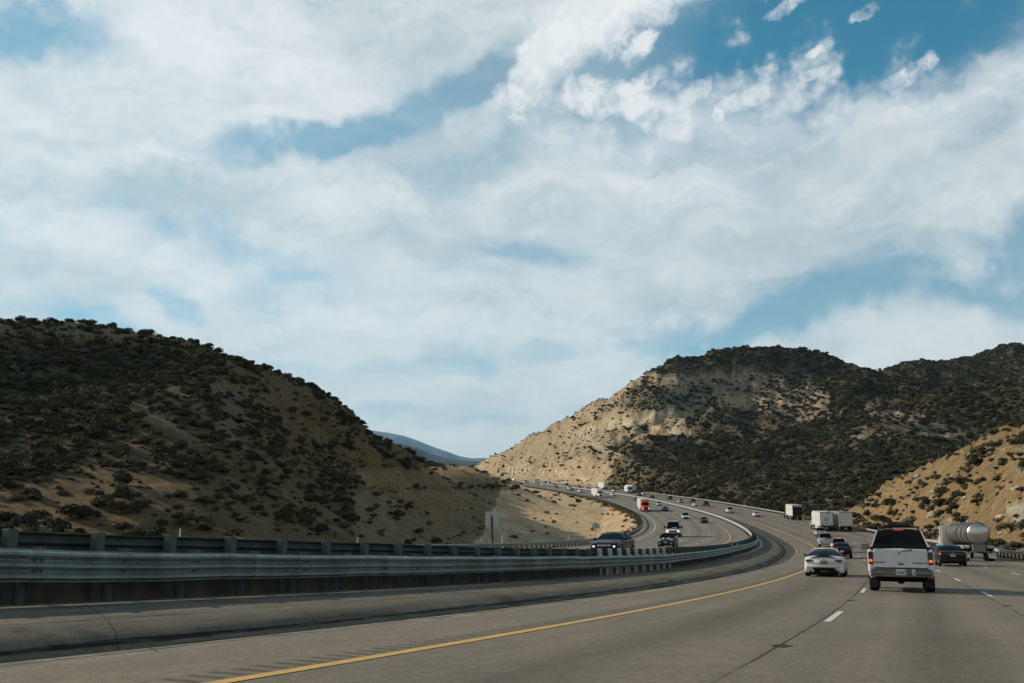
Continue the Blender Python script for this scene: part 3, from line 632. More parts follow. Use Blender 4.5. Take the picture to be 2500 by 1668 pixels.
# boards
mb=strip('retaining_boards',[(-8.27,-.75),(-8.27,.02),(-8.33,.02),(-8.33,-.75)],SA,SB,2.,M_WOOD,opp=True,smooth=False)
tag(mb,'low dark timber boards holding the soil between the two median guardrails','retaining wall')
# outer rail of the opposing road
g3=thing('guardrail','grey two-ridged guardrail round the sandy embankment on the far side of the opposing lanes','guardrail')
rail('beam',O_OG,WB,1,lambda s:.75,-20,s_end,M_GALV,True,g3)
ogs=[float(-18+i*SEG) for i in range(int((s_end-2)/SEG))]
posts('post',g3,post_mesh('og_post',.78,.15,.17,.5,M_WOOD,True),ogs,O_OG-.18,True)
# outer rail of our road, right shoulder
g4=thing('guardrail','pale two-ridged guardrail along the right shoulder below the rocky cut and scrub mountain','guardrail')
rail('beam',O_RB,WB,-1,lambda s:.78,0,590,M_RAILB,False,g4)
posts('post',g4,post_mesh('rb_post',.80,.15,.17,.5,M_WOOD,True),[float(2+i*SEG) for i in range(int(588/SEG))],O_RB+.18,False)
# ---------------------------------------------------------------- signs and markers
M_ALU=simple('sign_back_aluminium',(.46,.46,.44),.5,.2,.5,.08,1.5); M_WP=simple('white_plastic',(.78,.78,.75),.5); M_SPOST=simple('dark_timber_post',(.055,.04,.025),.9,0,.2,.3,4.)
M_MARK=simple('grey_brace',(.30,.30,.29),.6,.2)
def ground_z(x,y):
    z,_,_=height(np.array([[float(x)]]),np.array([[float(y)]])); return float(z[0,0])
def sign(px,pybase,Y,w,h,zb,ph,label,wood,tilt=0,yaw=0,cat='road sign'):
    X=(px-CX)/F_PX*Y/ (math.cos(PITCH)*1.0) if False else at(px,pybase,Y)[0]
    gz=ground_z(X,Y); z0=at(px,pybase,Y)[2]
    r=thing('road_sign',label,cat); r.location=(X,Y,z0); r.rotation_euler=(0,R_(tilt),R_(yaw))
    m=MB(); m.box(-w/2,w/2,-.004,.004,zb,zb+h,0,.0015); pnl=m.obj('panel',M_ALU,r)
    b=MB(); 
    for q in (.12,.88): b.box(-w*.42,w*.42,-.03,-.005,zb+h*q-.03,zb+h*q+.03,0,.003)
    b.obj('brace',M_MARK,r)
    p=MB(); t=.075 if wood else .03; p.box(-t,t,-.03-2*t,-.031,min(gz-z0,0)-.6,ph,0,.006); p.obj('post',M_SPOST if wood else M_MARK,r)
    return r
sgx=float(rp(0,0)[0])
# big sign: stands just outside the opposing lanes' outer rail
sign(1203,1336,98,1.2,1.55,1.55+.3,3.0,'large pale back of a rectangular sign on a dark timber post','tilt',-2.2,3)
sign(1455,1313,150,1.15,.62,1.35,1.95,'small grey back of a sign on a thin post before the bright sandy slope',False,0,4)
sign(1312,1200,560,3.0,4.6,2.4,7.,'tiny distant grey sign standing at the edge of the far road beyond the embankment',False,0,4)
def marker(px,py,Y,h,w,col,label,cap=None,cat='road marker'):
    X,_,z=at(px,py,Y); gz=min(ground_z(X,Y),z); r=thing('road_marker',label,cat,None); r.location=(X,Y,z); r.rotation_euler=(0,R_(random.uniform(-3,3)),R_(random.uniform(-20,20)))
    m=MB(); m.box(-w/2,w/2,-.012,.012,gz-z-.3,h,0,.004); m.obj('paddle',col,r)
    c=MB(); c.box(-w*.36,w*.36,-.018,-.0125,h*.74,h*.93,0,.001); c.obj('reflector',cap or M_WHT,r); return r
M_YP=simple('yellow_plastic',(.75,.42,.03),.5); M_BK=simple('black_plastic',(.012,.012,.012),.5)
marker(438,1318,70,.75,.11,M_WP,'slim white marker post above the far median guardrail, before the scrub hill')
marker(872,1332,110,.8,.12,M_WP,'slim white marker post where the scrub hill meets the plain fill slope')
marker(896,1334,140,.35,.1,M_WP,'very short white marker right of a taller one at the foot of the scrub hill')
marker(1226,1330,110,.95,.12,M_WP,'faint white marker post just right of the large sign back')
marker(1389,1320,135,.8,.12,M_WP,'white marker post on the bright sandy slope left of the small grey sign')
def s_at(px,off,opp,lo=20,hi=128):
    ss=np.arange(lo,hi,.5); x,y,z=rp(ss,off,0,opp); u,_=project(x,y,z); return float(ss[int(np.abs(u-px).argmin())])
for px_,py_,cl,cp,lb,hh in ((1787,1323,M_YP,M_BK,'yellow marker post with a dark top standing on the median at the bend',.8),(1801,1328,M_WP,M_WHT,'short white marker on the median right of the yellow one',.62)):
    s_=s_at(px_,-8.1,True); x_,y_,z_=[float(q) for q in rp(s_,-8.1,0,True)]; u_,v_=project(x_,y_,z_); hh=(v_-py_)*y_/F_PX
    marker(px_,float(v_),y_,float(hh),.14,cl,lb,cp)
for px_,py_ in ((1664,1213.5),(1700,1218.5),(1817,1234.8)):
    marker(px_,py_,{1664:535,1700:480,1817:385}[px_],1.6,.3,M_WP,'small pale marker post on the far shoulder behind the pale guardrail, below the dark scrub')['group']='marker posts behind the far shoulder rail'
marker(1961,1264,255,.75,.2,M_YP,'yellow marker post beside the shoulder just behind the truck with the dark open rear',M_YP)
# blue scrap of litter in the gutter
lx,ly,lz=[float(v) for v in rp(s_at(1866,-3.95,False,60,118),-3.95)]
lm=MB(); rr_=random.Random(4); pts=[(math.cos(t)*rr_.uniform(.22,.42),math.sin(t)*rr_.uniform(.14,.24),rr_.uniform(0,.05)) for t in np.linspace(0,6.28,9)[:-1]]
lm.add([(0,0,.13)]+pts,[(0,i+1,(i+1)%8+1) for i in range(8)]); lt=lm.obj('litter',simple('blue_plastic_sheet',(.02,.16,.50),.5,0,.5,.3,9.))
_lx=at(1866,1360,1)[0]
lt.location=(lx,ly,lz-.10); tag(lt,'crumpled bright blue scrap of litter lying in the gutter at the bend','litter')
# ---------------------------------------------------------------- vehicles
M_GLASS=simple('dark_window_glass',(.005,.006,.007),.08,0,.14,.1,1.); M_TYRE=simple('tyre_rubber',(.014,.014,.014),.9,0,.2,.2,8.); M_RIM=simple('alloy_rim',(.38,.38,.38),.35,.7,.5,.1)
M_BLACK=simple('black_trim',(.014,.013,.013),.6,0,.4,.2,4.); M_CHR=simple('chrome',(.55,.56,.56),.18,.9,.5,.08); M_UNDER=simple('underbody_black',(.010,.009,.009),.95,0,.1)
M_RED=simple('red_lens',(.16,.008,.006),.2,0,.6,.1); M_SMOKE=simple('smoked_lens',(.02,.014,.012),.12,0,.7,.1); M_RLIT=simple('lit_brake_lens',(.8,.06,.01),.3,emit=((1.,.12,.02),1.2)); M_HLIT=simple('lit_headlamp',(.9,.85,.75),.2,emit=((1.,.80,.55),1.4))
M_HEAD=simple('clear_headlamp',(.62,.64,.64),.12,.2,.8,.08); M_AMB=simple('amber_lens',(.8,.28,.02),.3,emit=((1.,.45,.05),.5)); M_PLATE=simple('white_number_plate',(.62,.66,.68),.45); M_GREY=simple('grey_plastic_trim',(.10,.10,.10),.6)
M_INK=simple('dark_lettering',(.02,.02,.025),.5); M_BLUEINK=simple('blue_lettering',(.03,.16,.34),.5); M_WHITEINK=simple('white_lettering',(.75,.75,.72),.5)
PAINT={'white':(.62,.62,.59),'silver':(.42,.43,.43),'grey':(.20,.205,.21),'darkgrey':(.055,.058,.06),'black':(.012,.013,.015),'navy':(.010,.018,.032),'green':(.015,.035,.032),'brown':(.075,.062,.048),'orange':(.42,.09,.035),'maroon':(.022,.006,.007),'red':(.62,.045,.018),'lightblue':(.40,.45,.47)}
def pm(c): return paint(c,PAINT[c])
SP={
 'sedan':dict(L=4.85,W=1.84,H=1.45,zb=.22,r=.33,wy=(1.02,3.85),deck=[(0,.92),(.12,1.0),(.7,1.03),(1.2,1.0),(3.4,.97),(4.3,.86),(4.7,.74),(4.85,.60)],cab=(.55,1.55,2.55,3.55),belt=.95,wr=.66),
 'coupe':dict(L=4.25,W=1.78,H=1.28,zb=.17,r=.33,wy=(.85,3.42),deck=[(0,.80),(.10,.86),(.6,.91),(1.1,.92),(2.9,.86),(3.7,.74),(4.1,.62),(4.25,.50)],cab=(.42,1.45,2.2,3.0),belt=.86,wr=.60),
 'suv':dict(L=5.10,W=2.00,H=1.84,zb=.40,r=.39,wy=(1.05,4.05),deck=[(0,1.22),(.1,1.24),(3.4,1.20),(4.1,1.12),(4.8,1.06),(5.10,.90)],cab=(.03,.24,3.05,3.85),belt=1.22,wr=.68),
 'crossover':dict(L=4.60,W=1.84,H=1.66,zb=.26,r=.35,wy=(.90,3.62),deck=[(0,1.03),(.1,1.06),(3.2,1.03),(4.0,.94),(4.45,.80),(4.60,.64)],cab=(.06,.50,2.5,3.4),belt=1.04,wr=.68),
 'minivan':dict(L=5.05,W=1.98,H=1.76,zb=.24,r=.34,wy=(1.0,4.05),deck=[(0,1.0),(.1,1.04),(3.7,1.02),(4.4,.92),(4.9,.76),(5.05,.60)],cab=(.05,.40,3.0,4.3),belt=1.02,wr=.74),
 'hatch':dict(L=3.85,W=1.73,H=1.42,zb=.18,r=.32,wy=(.70,3.12),deck=[(0,.86),(.1,.93),(2.6,.92),(3.3,.87),(3.7,.78),(3.85,.62)],cab=(.08,.45,1.95,2.62),belt=.92,wr=.72),
 'pickup':dict(L=5.85,W=2.0,H=1.88,zb=.40,r=.40,wy=(1.25,4.85),deck=[(0,1.14),(.1,1.16),(2.3,1.16),(4.2,1.16),(5.0,1.10),(5.6,1.02),(5.85,.86)],cab=(2.15,2.40,3.45,4.25),belt=1.16,wr=.74),
 'van':dict(L=5.7,W=2.02,H=2.10,zb=.30,r=.38,wy=(1.1,4.6),deck=[(0,1.20),(.1,1.24),(4.3,1.20),(4.9,1.12),(5.45,1.02),(5.7,.88)],cab=(.03,.10,4.0,4.85),belt=1.22,wr=.80),
}
def interp(y,l): return float(np.interp(y,[a for a,b in l],[b for a,b in l]))
def loft(rings,closed_ends=True):
    m=MB(); k=len(rings[0]); V=[p for r in rings for p in r]; F=[]
    for i in range(len(rings)-1):
        for j in range(k): F.append((i*k+j,i*k+(j+1)%k,(i+1)*k+(j+1)%k,(i+1)*k+j))
    if closed_ends: F.append(tuple(range(k))); F.append(tuple(range((len(rings)-1)*k,len(rings)*k)))
    m.add(V,F); return m
def body_loft(p):
    L,W=p['L'],p['W']/2; rings=[]
    ys=sorted(set([0,.03,.10,.2]+[round(v,3) for v in np.arange(.3,L-.2,.09)]+[L-.2,L-.1,L-.03,L]))
    for y in ys:
        e=min(y,(L-y)*.75); wf=1-.13*max(0,1-e/.35)**2-.02*max(0,1-e/.9); zt=interp(y,p['deck']); zb=p['zb']+.10*max(0,1-e/.25); w=W*wf
        if y in (0,L): zt-=.03; w-=.02; zb+=.04
        arch=0; 
        for wy in p['wy']:
            q=(p['r']+.055)**2-(y-wy)**2
            if q>0: arch=max(arch,p['r']+math.sqrt(q))
        half=[(0,zb),(W*.62,zb),(w*.94,zb),(w*.985,zb+.10),(w,zb+(zt-zb)*.45),(w*.995,zb+(zt-zb)*.68),(w*.965,zt-.10),(w*.92,zt-.035),(w*.80,zt),(w*.45,zt+.018),(0,zt+.025)]
        hh=[]
        for i,(x,z) in enumerate(half):
            if i>=2 and z<arch: z=min(arch,zt-.06)
            hh.append((x,z))
        rings.append([(x,y,z) for x,z in hh]+[(-x,y,z) for x,z in hh[-2:0:-1]])
    return loft(rings)
def cab_parts(p):
    y0,y1,y2,y3=p['cab']; H=p['H']; bz=p['belt']; wb=p['W']/2*.90; wr=p['W']/2*p['wr']
    def half(y):
        if y<y1: f=(y-y0)/max(y1-y0,1e-3)
        elif y<=y2: f=1.
        else: f=(y3-y)/(y3-y2)
        f=max(f,0.); crown=.045*f
        zt=bz+(H-.045-bz)*f - (.03*(abs(y-(y1+y2)/2)/((y2-y1)/2+1e-3))**2 if y1<=y<=y2 else .03*f)
        return zt,wb+(wr-wb)*f,crown
    def ring(y,grow=0.):
        zt,w,cr=half(y); return [(-wb-grow,y,bz-.05),(-w-grow,y,zt),(-w*.6,y,zt+cr*.75+grow),(0,y,zt+cr+grow),(w*.6,y,zt+cr*.75+grow),(w+grow,y,zt),(wb+grow,y,bz-.05)]
    ys=sorted(set([y0]+[y0+(y1-y0)*t for t in (.33,.66,1)]+list(np.linspace(y1,y2,6))+[y2+(y3-y2)*t for t in (.33,.66,1)]))
    g=loft([ring(y) for y in ys])
    # painted roof skin and pillars stand slightly proud of the glass
    r=MB(); ysr=np.linspace(y1-.04*(y1-y0>.3),y2+.02,8)
    rr=[]
    for y in ysr:
        a=ring(min(max(y,y0+.01),y3),.012); zt=a[1][2]; rr.append([(a[1][0]-.0,y,zt-.06)]+[a[1]]+a[2:5]+[a[5]]+[(a[5][0]+.0,y,zt-.06)])
    vs=[q for t in rr for q in t]; k=7; fs=[(i*k+j,i*k+j+1,(i+1)*k+j+1,(i+1)*k+j) for i in range(len(rr)-1) for j in range(k-1)]
    r.add(vs,fs)
    for sx in (-1,1):
        def pil(ya,yb,t):
            a0=half(ya); b0=half(yb)
            A=Vector((sx*(wb+.008),ya,bz-.04)) if a0[0]<bz+.06 else Vector((sx*(a0[1]+.008),ya,a0[0])); B=Vector((sx*(b0[1]+.010),yb,b0[0]))
            r.add([A+Vector((0,-t,0)),A+Vector((0,t,0)),B+Vector((0,t,0)),B+Vector((0,-t,0)),A+Vector((-sx*.05,-t,0)),A+Vector((-sx*.05,t,0)),B+Vector((-sx*.05,t,0)),B+Vector((-sx*.05,-t,0))],[(0,1,2,3),(0,3,7,4),(1,5,6,2)])
        pil(y3-.03,y2,.045)
        pil(y0+.03,y1,.05 if y1-y0>.4 else .10)
        for ym in p.get('mid',[(y1+y2)/2+.05]):
            zt,w,_=half(ym); r.add([(sx*(wb+.006),ym-.04,bz-.04),(sx*(wb+.006),ym+.04,bz-.04),(sx*(w+.010),ym+.04,zt),(sx*(w+.010),ym-.04,zt)],[(0,1,2,3)])
    return g,r,half
_wm={}
def wheel_meshes(r,w):
    k=(r,w)
    if k not in _wm:
        t=MB(); t.lathe([(-w/2+.02,r*.62),(-w/2,r*.72),(-w/2,r*.90),(-w/2+.035,r),(w/2-.035,r),(w/2,r*.90),(w/2,r*.72),(w/2-.02,r*.62)],(0,0,r),'x',28)
        m=MB(); m.lathe([(-w/2+.03,.001),(-w/2+.03,r*.12),(-w/2+.015,r*.16),(-w/2+.05,r*.2),(-w/2+.05,r*.52),(-w/2+.012,r*.60),(-w/2+.012,r*.66),(w/2-.012,r*.66),(w/2-.012,r*.60),(w/2-.05,r*.52),(w/2-.05,r*.2),(w/2-.015,r*.16),(w/2-.03,r*.12),(w/2-.03,.001)],(0,0,r),'x',28)
        for i in range(6):
            a=i*math.pi/3
            for sx in (-1,1):
                c,s=math.cos(a),math.sin(a); x0=sx*(w/2-.02); R1,R2=r*.14,r*.62; h=.022
                m.add([(x0,c*R1-s*h,r+s*R1+c*h),(x0,c*R2-s*h,r+s*R2+c*h),(x0,c*R2+s*h,r+s*R2-c*h),(x0,c*R1+s*h,r+s*R1-c*h)],[(0,1,2,3)])
        _wm[k]=(t.mesh('tyre',M_TYRE,40),m.mesh('rim',M_RIM,40))
    return _wm[k]
def wheel(root,x,y,r,w=.23):
    t,m=wheel_meshes(r,w); o=link('wheel',t,root); o.location=(x,y,0); q=link('rim',m,o); return o
def mirror(root,x,y,z,mat,s=1.,w=.2,h=.15):
    m=MB(); m.box(-w/2,w/2,-.05,.05,-h/2,h/2,0,.035); m.box(-w/2-.06 if x>0 else w/2-.02,-w/2+.02 if x>0 else w/2+.06,-.02,.03,-.045,-.0,0,.008); o=m.obj('side_mirror',mat,root); o.location=(x,y,z); o.scale=(s,s,s)
    g=MB(); g.box(-w*.40,w*.40,-.0545,-.0505,-h*.38,h*.38,0,.002); gg=g.obj('mirror_glass',simple('mirror_glass',(.18,.22,.22),.05,.8,.8,.05),o); return o
def bxo(root,name,mat,*b,c=.01,label=None):
    m=MB(); m.box(*b,0,c); return m.obj(name,mat,root,label=label)
def text_obj(root,name,txt,size,mat,loc,rot=(math.pi/2,0,0),sx=1.,ext=.002,align='CENTER',bold=0.):
    cu=bpy.data.curves.new(name,'FONT'); cu.body=txt; cu.size=size; cu.extrude=ext; cu.align_x=align; cu.align_y='CENTER'; cu.resolution_u=2; cu.offset=bold
    t=bpy.data.objects.new(name,cu); COL.objects.link(t); dg=bpy.context.evaluated_depsgraph_get(); me=bpy.data.meshes.new_from_object(t.evaluated_get(dg)); bpy.data.objects.remove(t)
    me.materials.clear(); me.materials.append(mat); o=link(name,me,root); o.location=loc; o.rotation_euler=rot; o.scale=(sx,1,1); return o
def car(kind,color,label,cat,group=None,lit=False,hero=False,head_on=False,name=None):
    p=SP[kind]; L,W,H=p['L'],p['W'],p['H']; m=pm(color)
    nm={'suv':'sport_utility_vehicle','coupe':'sports_car','hatch':'hatchback_car','crossover':'crossover_car'}.get(kind,kind)
    root=thing(name or nm,label,cat,group); body_loft(p).obj('body',m,root,smooth=32)
    g,r,half=cab_parts(p); g.obj('windows',M_GLASS,root,smooth=25); r.obj('roof',m,root,smooth=30)
    u=MB(); u.box(-W*.40,W*.40,.15,L-.15,p['zb']-.04,p['zb']+.12,0,.03)
    for y in p['wy']: u.box(-W/2+.10,W/2-.10,y-p['r']-.03,y+p['r']+.03,p['zb']+.05,p['r']*2+.02)
    u.obj('underbody',M_UNDER,root)
    tw=.30 if kind in('suv','pickup','van') else .225
    for sx in (-1,1):
        for y in p['wy']: wheel(root,sx*(W/2-tw/2-.005),y,p['r'],tw)
    bz=p['belt']
    if not hero:
        for sx in (-1,1):
            mirror(root,sx*(W/2+.06),p['cab'][3]-.35,bz+.06,m if kind not in('pickup','van') else M_BLACK,1.)
            x0,x1=sorted((sx*W*.30,sx*W*.455)); zt=interp(.1,p['deck'])
            hh=.13 if kind in('sedan','coupe') else .26
            if kind in('pickup','van','suv','minivan','crossover'): x0,x1=sorted((sx*W*.405,sx*W*.465))
            bxo(root,'tail_light',M_RLIT if lit else M_RED,x0,x1,-.012,.10,zt-.12-hh,zt-.12,c=.015)
            x0,x1=sorted((sx*W*.27,sx*W*.44)); zf=interp(L-.05,p['deck'])
            hl_=bxo(root,'headlight',M_HEAD if not lit else M_SMOKE,x0,x1,L-.16,L+.012,zf-.14,zf-.02,c=.02)
            if lit and head_on: bxo(hl_,'lamp',M_HLIT,*sorted((sx*W*.31,sx*W*.375)),L+.011,L+.02,zf-.125,zf-.035,c=.004)
        zf=interp(L-.05,p['deck'])
        bxo(root,'grille',M_BLACK,-W*.24,W*.24,L-.10,L+.010,zf-.20,zf-.05,c=.02)
        bxo(root,'lower_grille',M_BLACK,-W*.33,W*.33,L-.10,L+.006,p['zb']+.06,p['zb']+.20,c=.02)
        bxo(root,'bumper',M_BLACK if kind!='pickup' else M_CHR,-W*.40,W*.40,-.02,.12,p['zb']+.04,p['zb']+.20,c=.02)
        bxo(root,'number_plate',M_PLATE,-.16,.16,-.022,-.014,.62*bz,.62*bz+.15,c=.002)
    if kind=='pickup':
        bxo(root,'cargo_bed',M_UNDER,-W*.40,W*.40,.10,2.12,interp(1,p['deck'])+.0,interp(1,p['deck'])+.032,c=.0)
        bxo(root,'tailgate_handle',M_BLACK,-.12,.12,-.012,.02,1.0,1.06,c=.01)
    return root
def orient(root,s,off,opp,L=0.,flip=False,yaw=0.):
    """origin of a vehicle = its rear on the ground; flip: drives toward the camera and its FRONT is put at (s,off)"""
    a=np.array([float(v) for v in rp(s,off,.006,opp)]); b=np.array([float(v) for v in rp(s+2.,off,.006,opp)]); c=np.array([float(v) for v in rp(s,off+1.,.006,opp)])
    f=Vector(b-a).normalized(); x=Vector(c-a).normalized(); up=x.cross(f).normalized(); x=f.cross(up).normalized()
    if flip: f=-f; x=-x
    M_=Matrix((x,f,up)).transposed().to_4x4()
    if yaw: M_=M_@Matrix.Rotation(R_(yaw),4,'Z')
    f2=M_.to_3x3()@Vector((0,1,0)); pos=Vector(a)-(f2*L if flip else Vector((0,0,0)))
    root.matrix_world=Matrix.Translation(pos)@M_
def solve(px,py,opp,offs=None):
    best=(1e18,)
    lo,hi=(O_OY-4*LW-.5,O_OY+1.) if opp else (-1.,4*LW+2.)
    for off in (np.arange(lo,hi,.15) if offs is None else offs):
        x,y,z=rp(_ss,off,0,opp); u,v=project(x,y,z); ok=y>10; e=np.where(ok,(u-px)**2+(v-py)**2,1e18); i=int(e.argmin())
        if e[i]<best[0]: best=(e[i],_ss[i],off)
    return best[1],best[2]
_ss=np.arange(10,1050,.5)
def put(root,px,py,opp=False,offs=None,L=None,yaw=0.,k=1.,kz=None):
    s,o=solve(px,py,opp,offs); orient(root,s,o,opp,(L or 0)*k,opp,yaw); root.scale=(k,k,kz or k); return s,o
# --- white SUV with roof basket, right in front
v=car('suv','white','large white sport utility vehicle with a black roof basket, closest vehicle on our road','car',hero=True)
put(v,2202,1446.5,offs=[4.85],k=1.0,kz=1.09); SPv=SP['suv']
M_RW=M_GLASS
m=MB(); m.add([(-.84,.055,1.25),(.84,.055,1.25),(.665,.225,1.775),(-.665,.225,1.775),(-.84,.10,1.25),(.84,.10,1.25),(.665,.27,1.775),(-.665,.27,1.775)],[(0,1,2,3),(4,7,6,5),(0,4,5,1),(1,5,6,2),(2,6,7,3),(3,7,4,0)]); m.obj('rear_window',M_RW,v,smooth=0)
bxo(v,'tailgate',pm('white'),-.80,.80,-.035,.06,.70,1.235,c=.018)
bxo(v,'tailgate_gap',M_BLACK,-.81,.81,-.030,.0,.665,.70,c=.0)
bxo(v,'body_corner',pm('white'),-.985,-.82,-.015,.3,.55,1.22,c=.05); bxo(v,'body_corner',pm('white'),.82,.985,-.015,.3,.55,1.22,c=.05)
for sx in (-1,1):
    x0,x1=sorted((sx*.825,sx*.965)); t=bxo(v,'tail_light',M_SMOKE,x0,x1,-.035,.06,.79,1.15,c=.012); bxo(t,'lit_segment',M_RLIT,*sorted((sx*.845,sx*.945)),-.041,-.03,.86,.93,c=.003)
    mirror(v,sx*1.15,3.45,1.30,M_BLACK,1.,.25,.17)
    bxo(v,'mud_flap',M_BLACK,*sorted((sx*.68,sx*.96)),.62,.64,.12,.45,c=.003)
bm1=MB(); bm1.box(-.93,.93,-.14,.05,.49,.655,0,.035); bm1.box(-.93,-.60,-.13,.05,.44,.50,0,.02); bm1.box(.60,.93,-.13,.05,.44,.50,0,.02); bu=bm1.obj('bumper',simple('dull_chrome_bumper',(.16,.165,.155),.3,.6,.5,.1),v)
bxo(bu,'bumper_top',M_CHR,-.90,.90,-.148,.0,.652,.663,c=.003)
pl=bxo(v,'number_plate',M_PLATE,-.155,.155,-.152,-.142,.495,.65,c=.003); text_obj(pl,'plate_number','7XAD877',.105,M_INK,(0,-.1545,.558),sx=.74,bold=.002); text_obj(pl,'state_name','California',.035,M_BLUEINK,(-.02,-.1545,.628))
bxo(pl,'sticker',M_BLUEINK,.10,.145,-.1545,-.152,.618,.642,c=.001)
ht=bxo(v,'hitch_plate',simple('bare_steel_plate',(.55,.54,.50),.4,.4,.5,.1),.32,.42,-.152,-.142,.49,.655,c=.004); bxo(ht,'hole',M_BLACK,.352,.388,-.1545,-.150,.54,.58,c=.002)
bxo(v,'door_handle',M_CHR,-.10,.10,-.065,-.03,.785,.875,c=.015); bxo(v,'handle_recess',M_BLACK,-.085,.085,-.068,-.063,.79,.825,c=.002)
lk=MB(); lk.lathe([(-.008,.001),(-.008,.028),(.004,.03)],(-.025,-.038,1.11),'y',14); lk.obj('lock',M_BLACK,v)
wp=MB(); wp.tube([(.05,-.05,1.17),(.16,-.06,1.185),(.32,-.055,1.20)],.013,6); wp.box(.27,.36,-.065,-.04,1.185,1.225,0,.005); wp.tube([(.1,-.02,1.25),(.70,-.0,1.248)],.009,6); wp.obj('wiper',M_BLACK,v)
bl=bxo(v,'high_brake_light',M_RED,-.15,.15,.20,.26,1.775,1.805,c=.004)
for q in range(5): bxo(bl,'lamp',M_RLIT,-.135+.056*q,-.135+.056*q+.036,.196,.201,1.782,1.798,c=.001)
rk=MB()
for sx in (-1,1): rk.tube([(sx*.60,.35,1.80),(sx*.62,.5,1.88),(sx*.62,2.9,1.90),(sx*.60,3.05,1.82)],.018,6)
rk.obj('roof_rail',M_BLACK,v)
bk=MB()
for z in (1.94,2.03):
    bk.tube([(-.46,.7,z),(.46,.7,z),(.46,2.1,z),(-.46,2.1,z),(-.46,.7,z)],.014,6)
for x in np.linspace(-.46,.46,9): bk.tube([(x,.7,1.92),(x,2.1,1.92)],.010,5)
for x,y in [(a,b) for a in (-.46,-.2,.2,.46) for b in (.7,2.1)]: bk.tube([(x,y,1.91),(x,y,2.03)],.012,5)
for y in (1.0,1.8): bk.tube([(-.64,y,1.90),(.64,y,1.90)],.018,6)
bk.box(-.34,.34,.8,2.0,1.925,1.99,0,.03)
for sx in (-1,1): bk.tube([(sx*.46,.70,2.03),(sx*.44,.68,2.055),(sx*.3,.68,2.06),(sx*.18,.70,2.035)],.013,6)
bk.obj('roof_basket',M_BLACK,v)
text_obj(v,'lettering','CHEVROLET',.066,M_INK,(.57,-.0375,.835),sx=1.25,bold=.0015); text_obj(v,'lettering','SUBURBAN',.062,M_INK,(-.615,-.0375,.845),sx=1.05,bold=.0015)
ax=MB(); ax.tube([(-.75,1.05,.34),(.75,1.05,.34)],.05,8); ax.lathe([(-.14,.05),(-.06,.13),(.06,.13),(.14,.05)],(-.02,1.05,.34),'x',14); ax.tube([(.45,.1,.36),(.45,1.2,.36)],.035,8); ax.tube([(-.62,.35,.30),(.62,.35,.30)],.012,6); ax.obj('axle',M_UNDER,v)
# --- white sports coupe
v=car('coupe','white','low white sports car with black rear spoiler and wide black diffuser beside the yellow line','car',hero=True); put(v,2014,1410.7,offs=[1.6],k=1.04); wt=pm('white')
sp_=MB(); ring=[]
for x in np.linspace(-.58,.58,15):
    f=1-(abs(x)/.58)**2; z=.80+.135*f; y=.05-.02*f; ring.append([(x,y-.03,z-.012),(x,y+.20,z-.045),(x,y+.20,z-.02),(x,y-.035,z+.022)])
loft(ring).obj('spoiler',M_BLACK,v,smooth=40)
for sx in (-1,1):
    q=MB(); q.add([(sx*.52,-.045,.755),(sx*.50,-.045,.70),(sx*.66,-.03,.625),(sx*.76,-.0,.64),(sx*.80,.03,.70),(sx*.78,.02,.765),(sx*.52,.05,.755),(sx*.50,.05,.70),(sx*.66,.08,.625),(sx*.76,.12,.64),(sx*.80,.14,.70),(sx*.78,.13,.765)],[(0,1,2,3,4,5),(0,1,7,6),(1,2,8,7),(2,3,9,8),(3,4,10,9),(4,5,11,10),(5,0,6,11)]); q.obj('tail_light',M_SMOKE,v,smooth=0)
    mirror(v,sx*.97,2.55,.93,M_BLACK,1.,.17,.12)
    ex=MB(); ex.lathe([(-.03,.045),(-.03,.055),(.15,.055)],(sx*.50,-.05,.26),'y',16); ex.obj('exhaust_tip',M_CHR if sx<0 else M_BLACK,v)
df=MB(); df.add([(-.62,-.045,.09),(.62,-.045,.09),(.54,-.06,.30),(.44,-.06,.385),(-.44,-.06,.385),(-.54,-.06,.30),(-.62,.1,.09),(.62,.1,.09),(.54,.1,.30),(.44,.1,.385),(-.44,.1,.385),(-.54,.1,.30)],[(0,1,2,3,4,5),(0,6,7,1),(1,7,8,2),(2,8,9,3),(3,9,10,4),(4,10,11,5),(5,11,6,0)]); df.obj('diffuser',M_UNDER,v,smooth=0)
bp=MB(); bp.box(-.80,.80,-.05,.25,.385,.56,0,.05); bp.box(-.86,-.62,-.02,.25,.17,.50,0,.05); bp.box(.62,.86,-.02,.25,.17,.50,0,.05); bp.box(-.46,.46,-.035,.1,.55,.72,0,.03); bp.box(-.80,.80,-.02,.2,.55,.62,0,.03); bp.obj('bumper',wt,v,smooth=50)
pl=bxo(v,'number_plate',simple('dark_red_plate',(.10,.03,.03),.5),-.16,.16,-.062,-.052,.565,.705,c=.003)
for q in range(5): bxo(pl,'plate_mark',simple('pale_pink_print',(.5,.33,.3),.5),-.125+.052*q,-.125+.052*q+.034,-.0655,-.0605,.585,.665,c=.001)
bd=MB(); bd.lathe([(-.01,.001),(-.01,.045),(.005,.05)],(0,-.045,.755),'y',16); b_=bd.obj('badge',M_CHR,v); b_.scale=(1,1,1)
bxo(v,'crease',M_GREY,-.28,.30,-.060,-.05,.715,.724,c=.002); bxo(v,'reflector_strip',M_CHR,-.16,.18,-.066,-.055,.235,.25,c=.002)
an=MB(); an.tube([(0,1.55,1.27),(0,1.45,1.33)],.012,5); an.obj('aerial',wt,v)
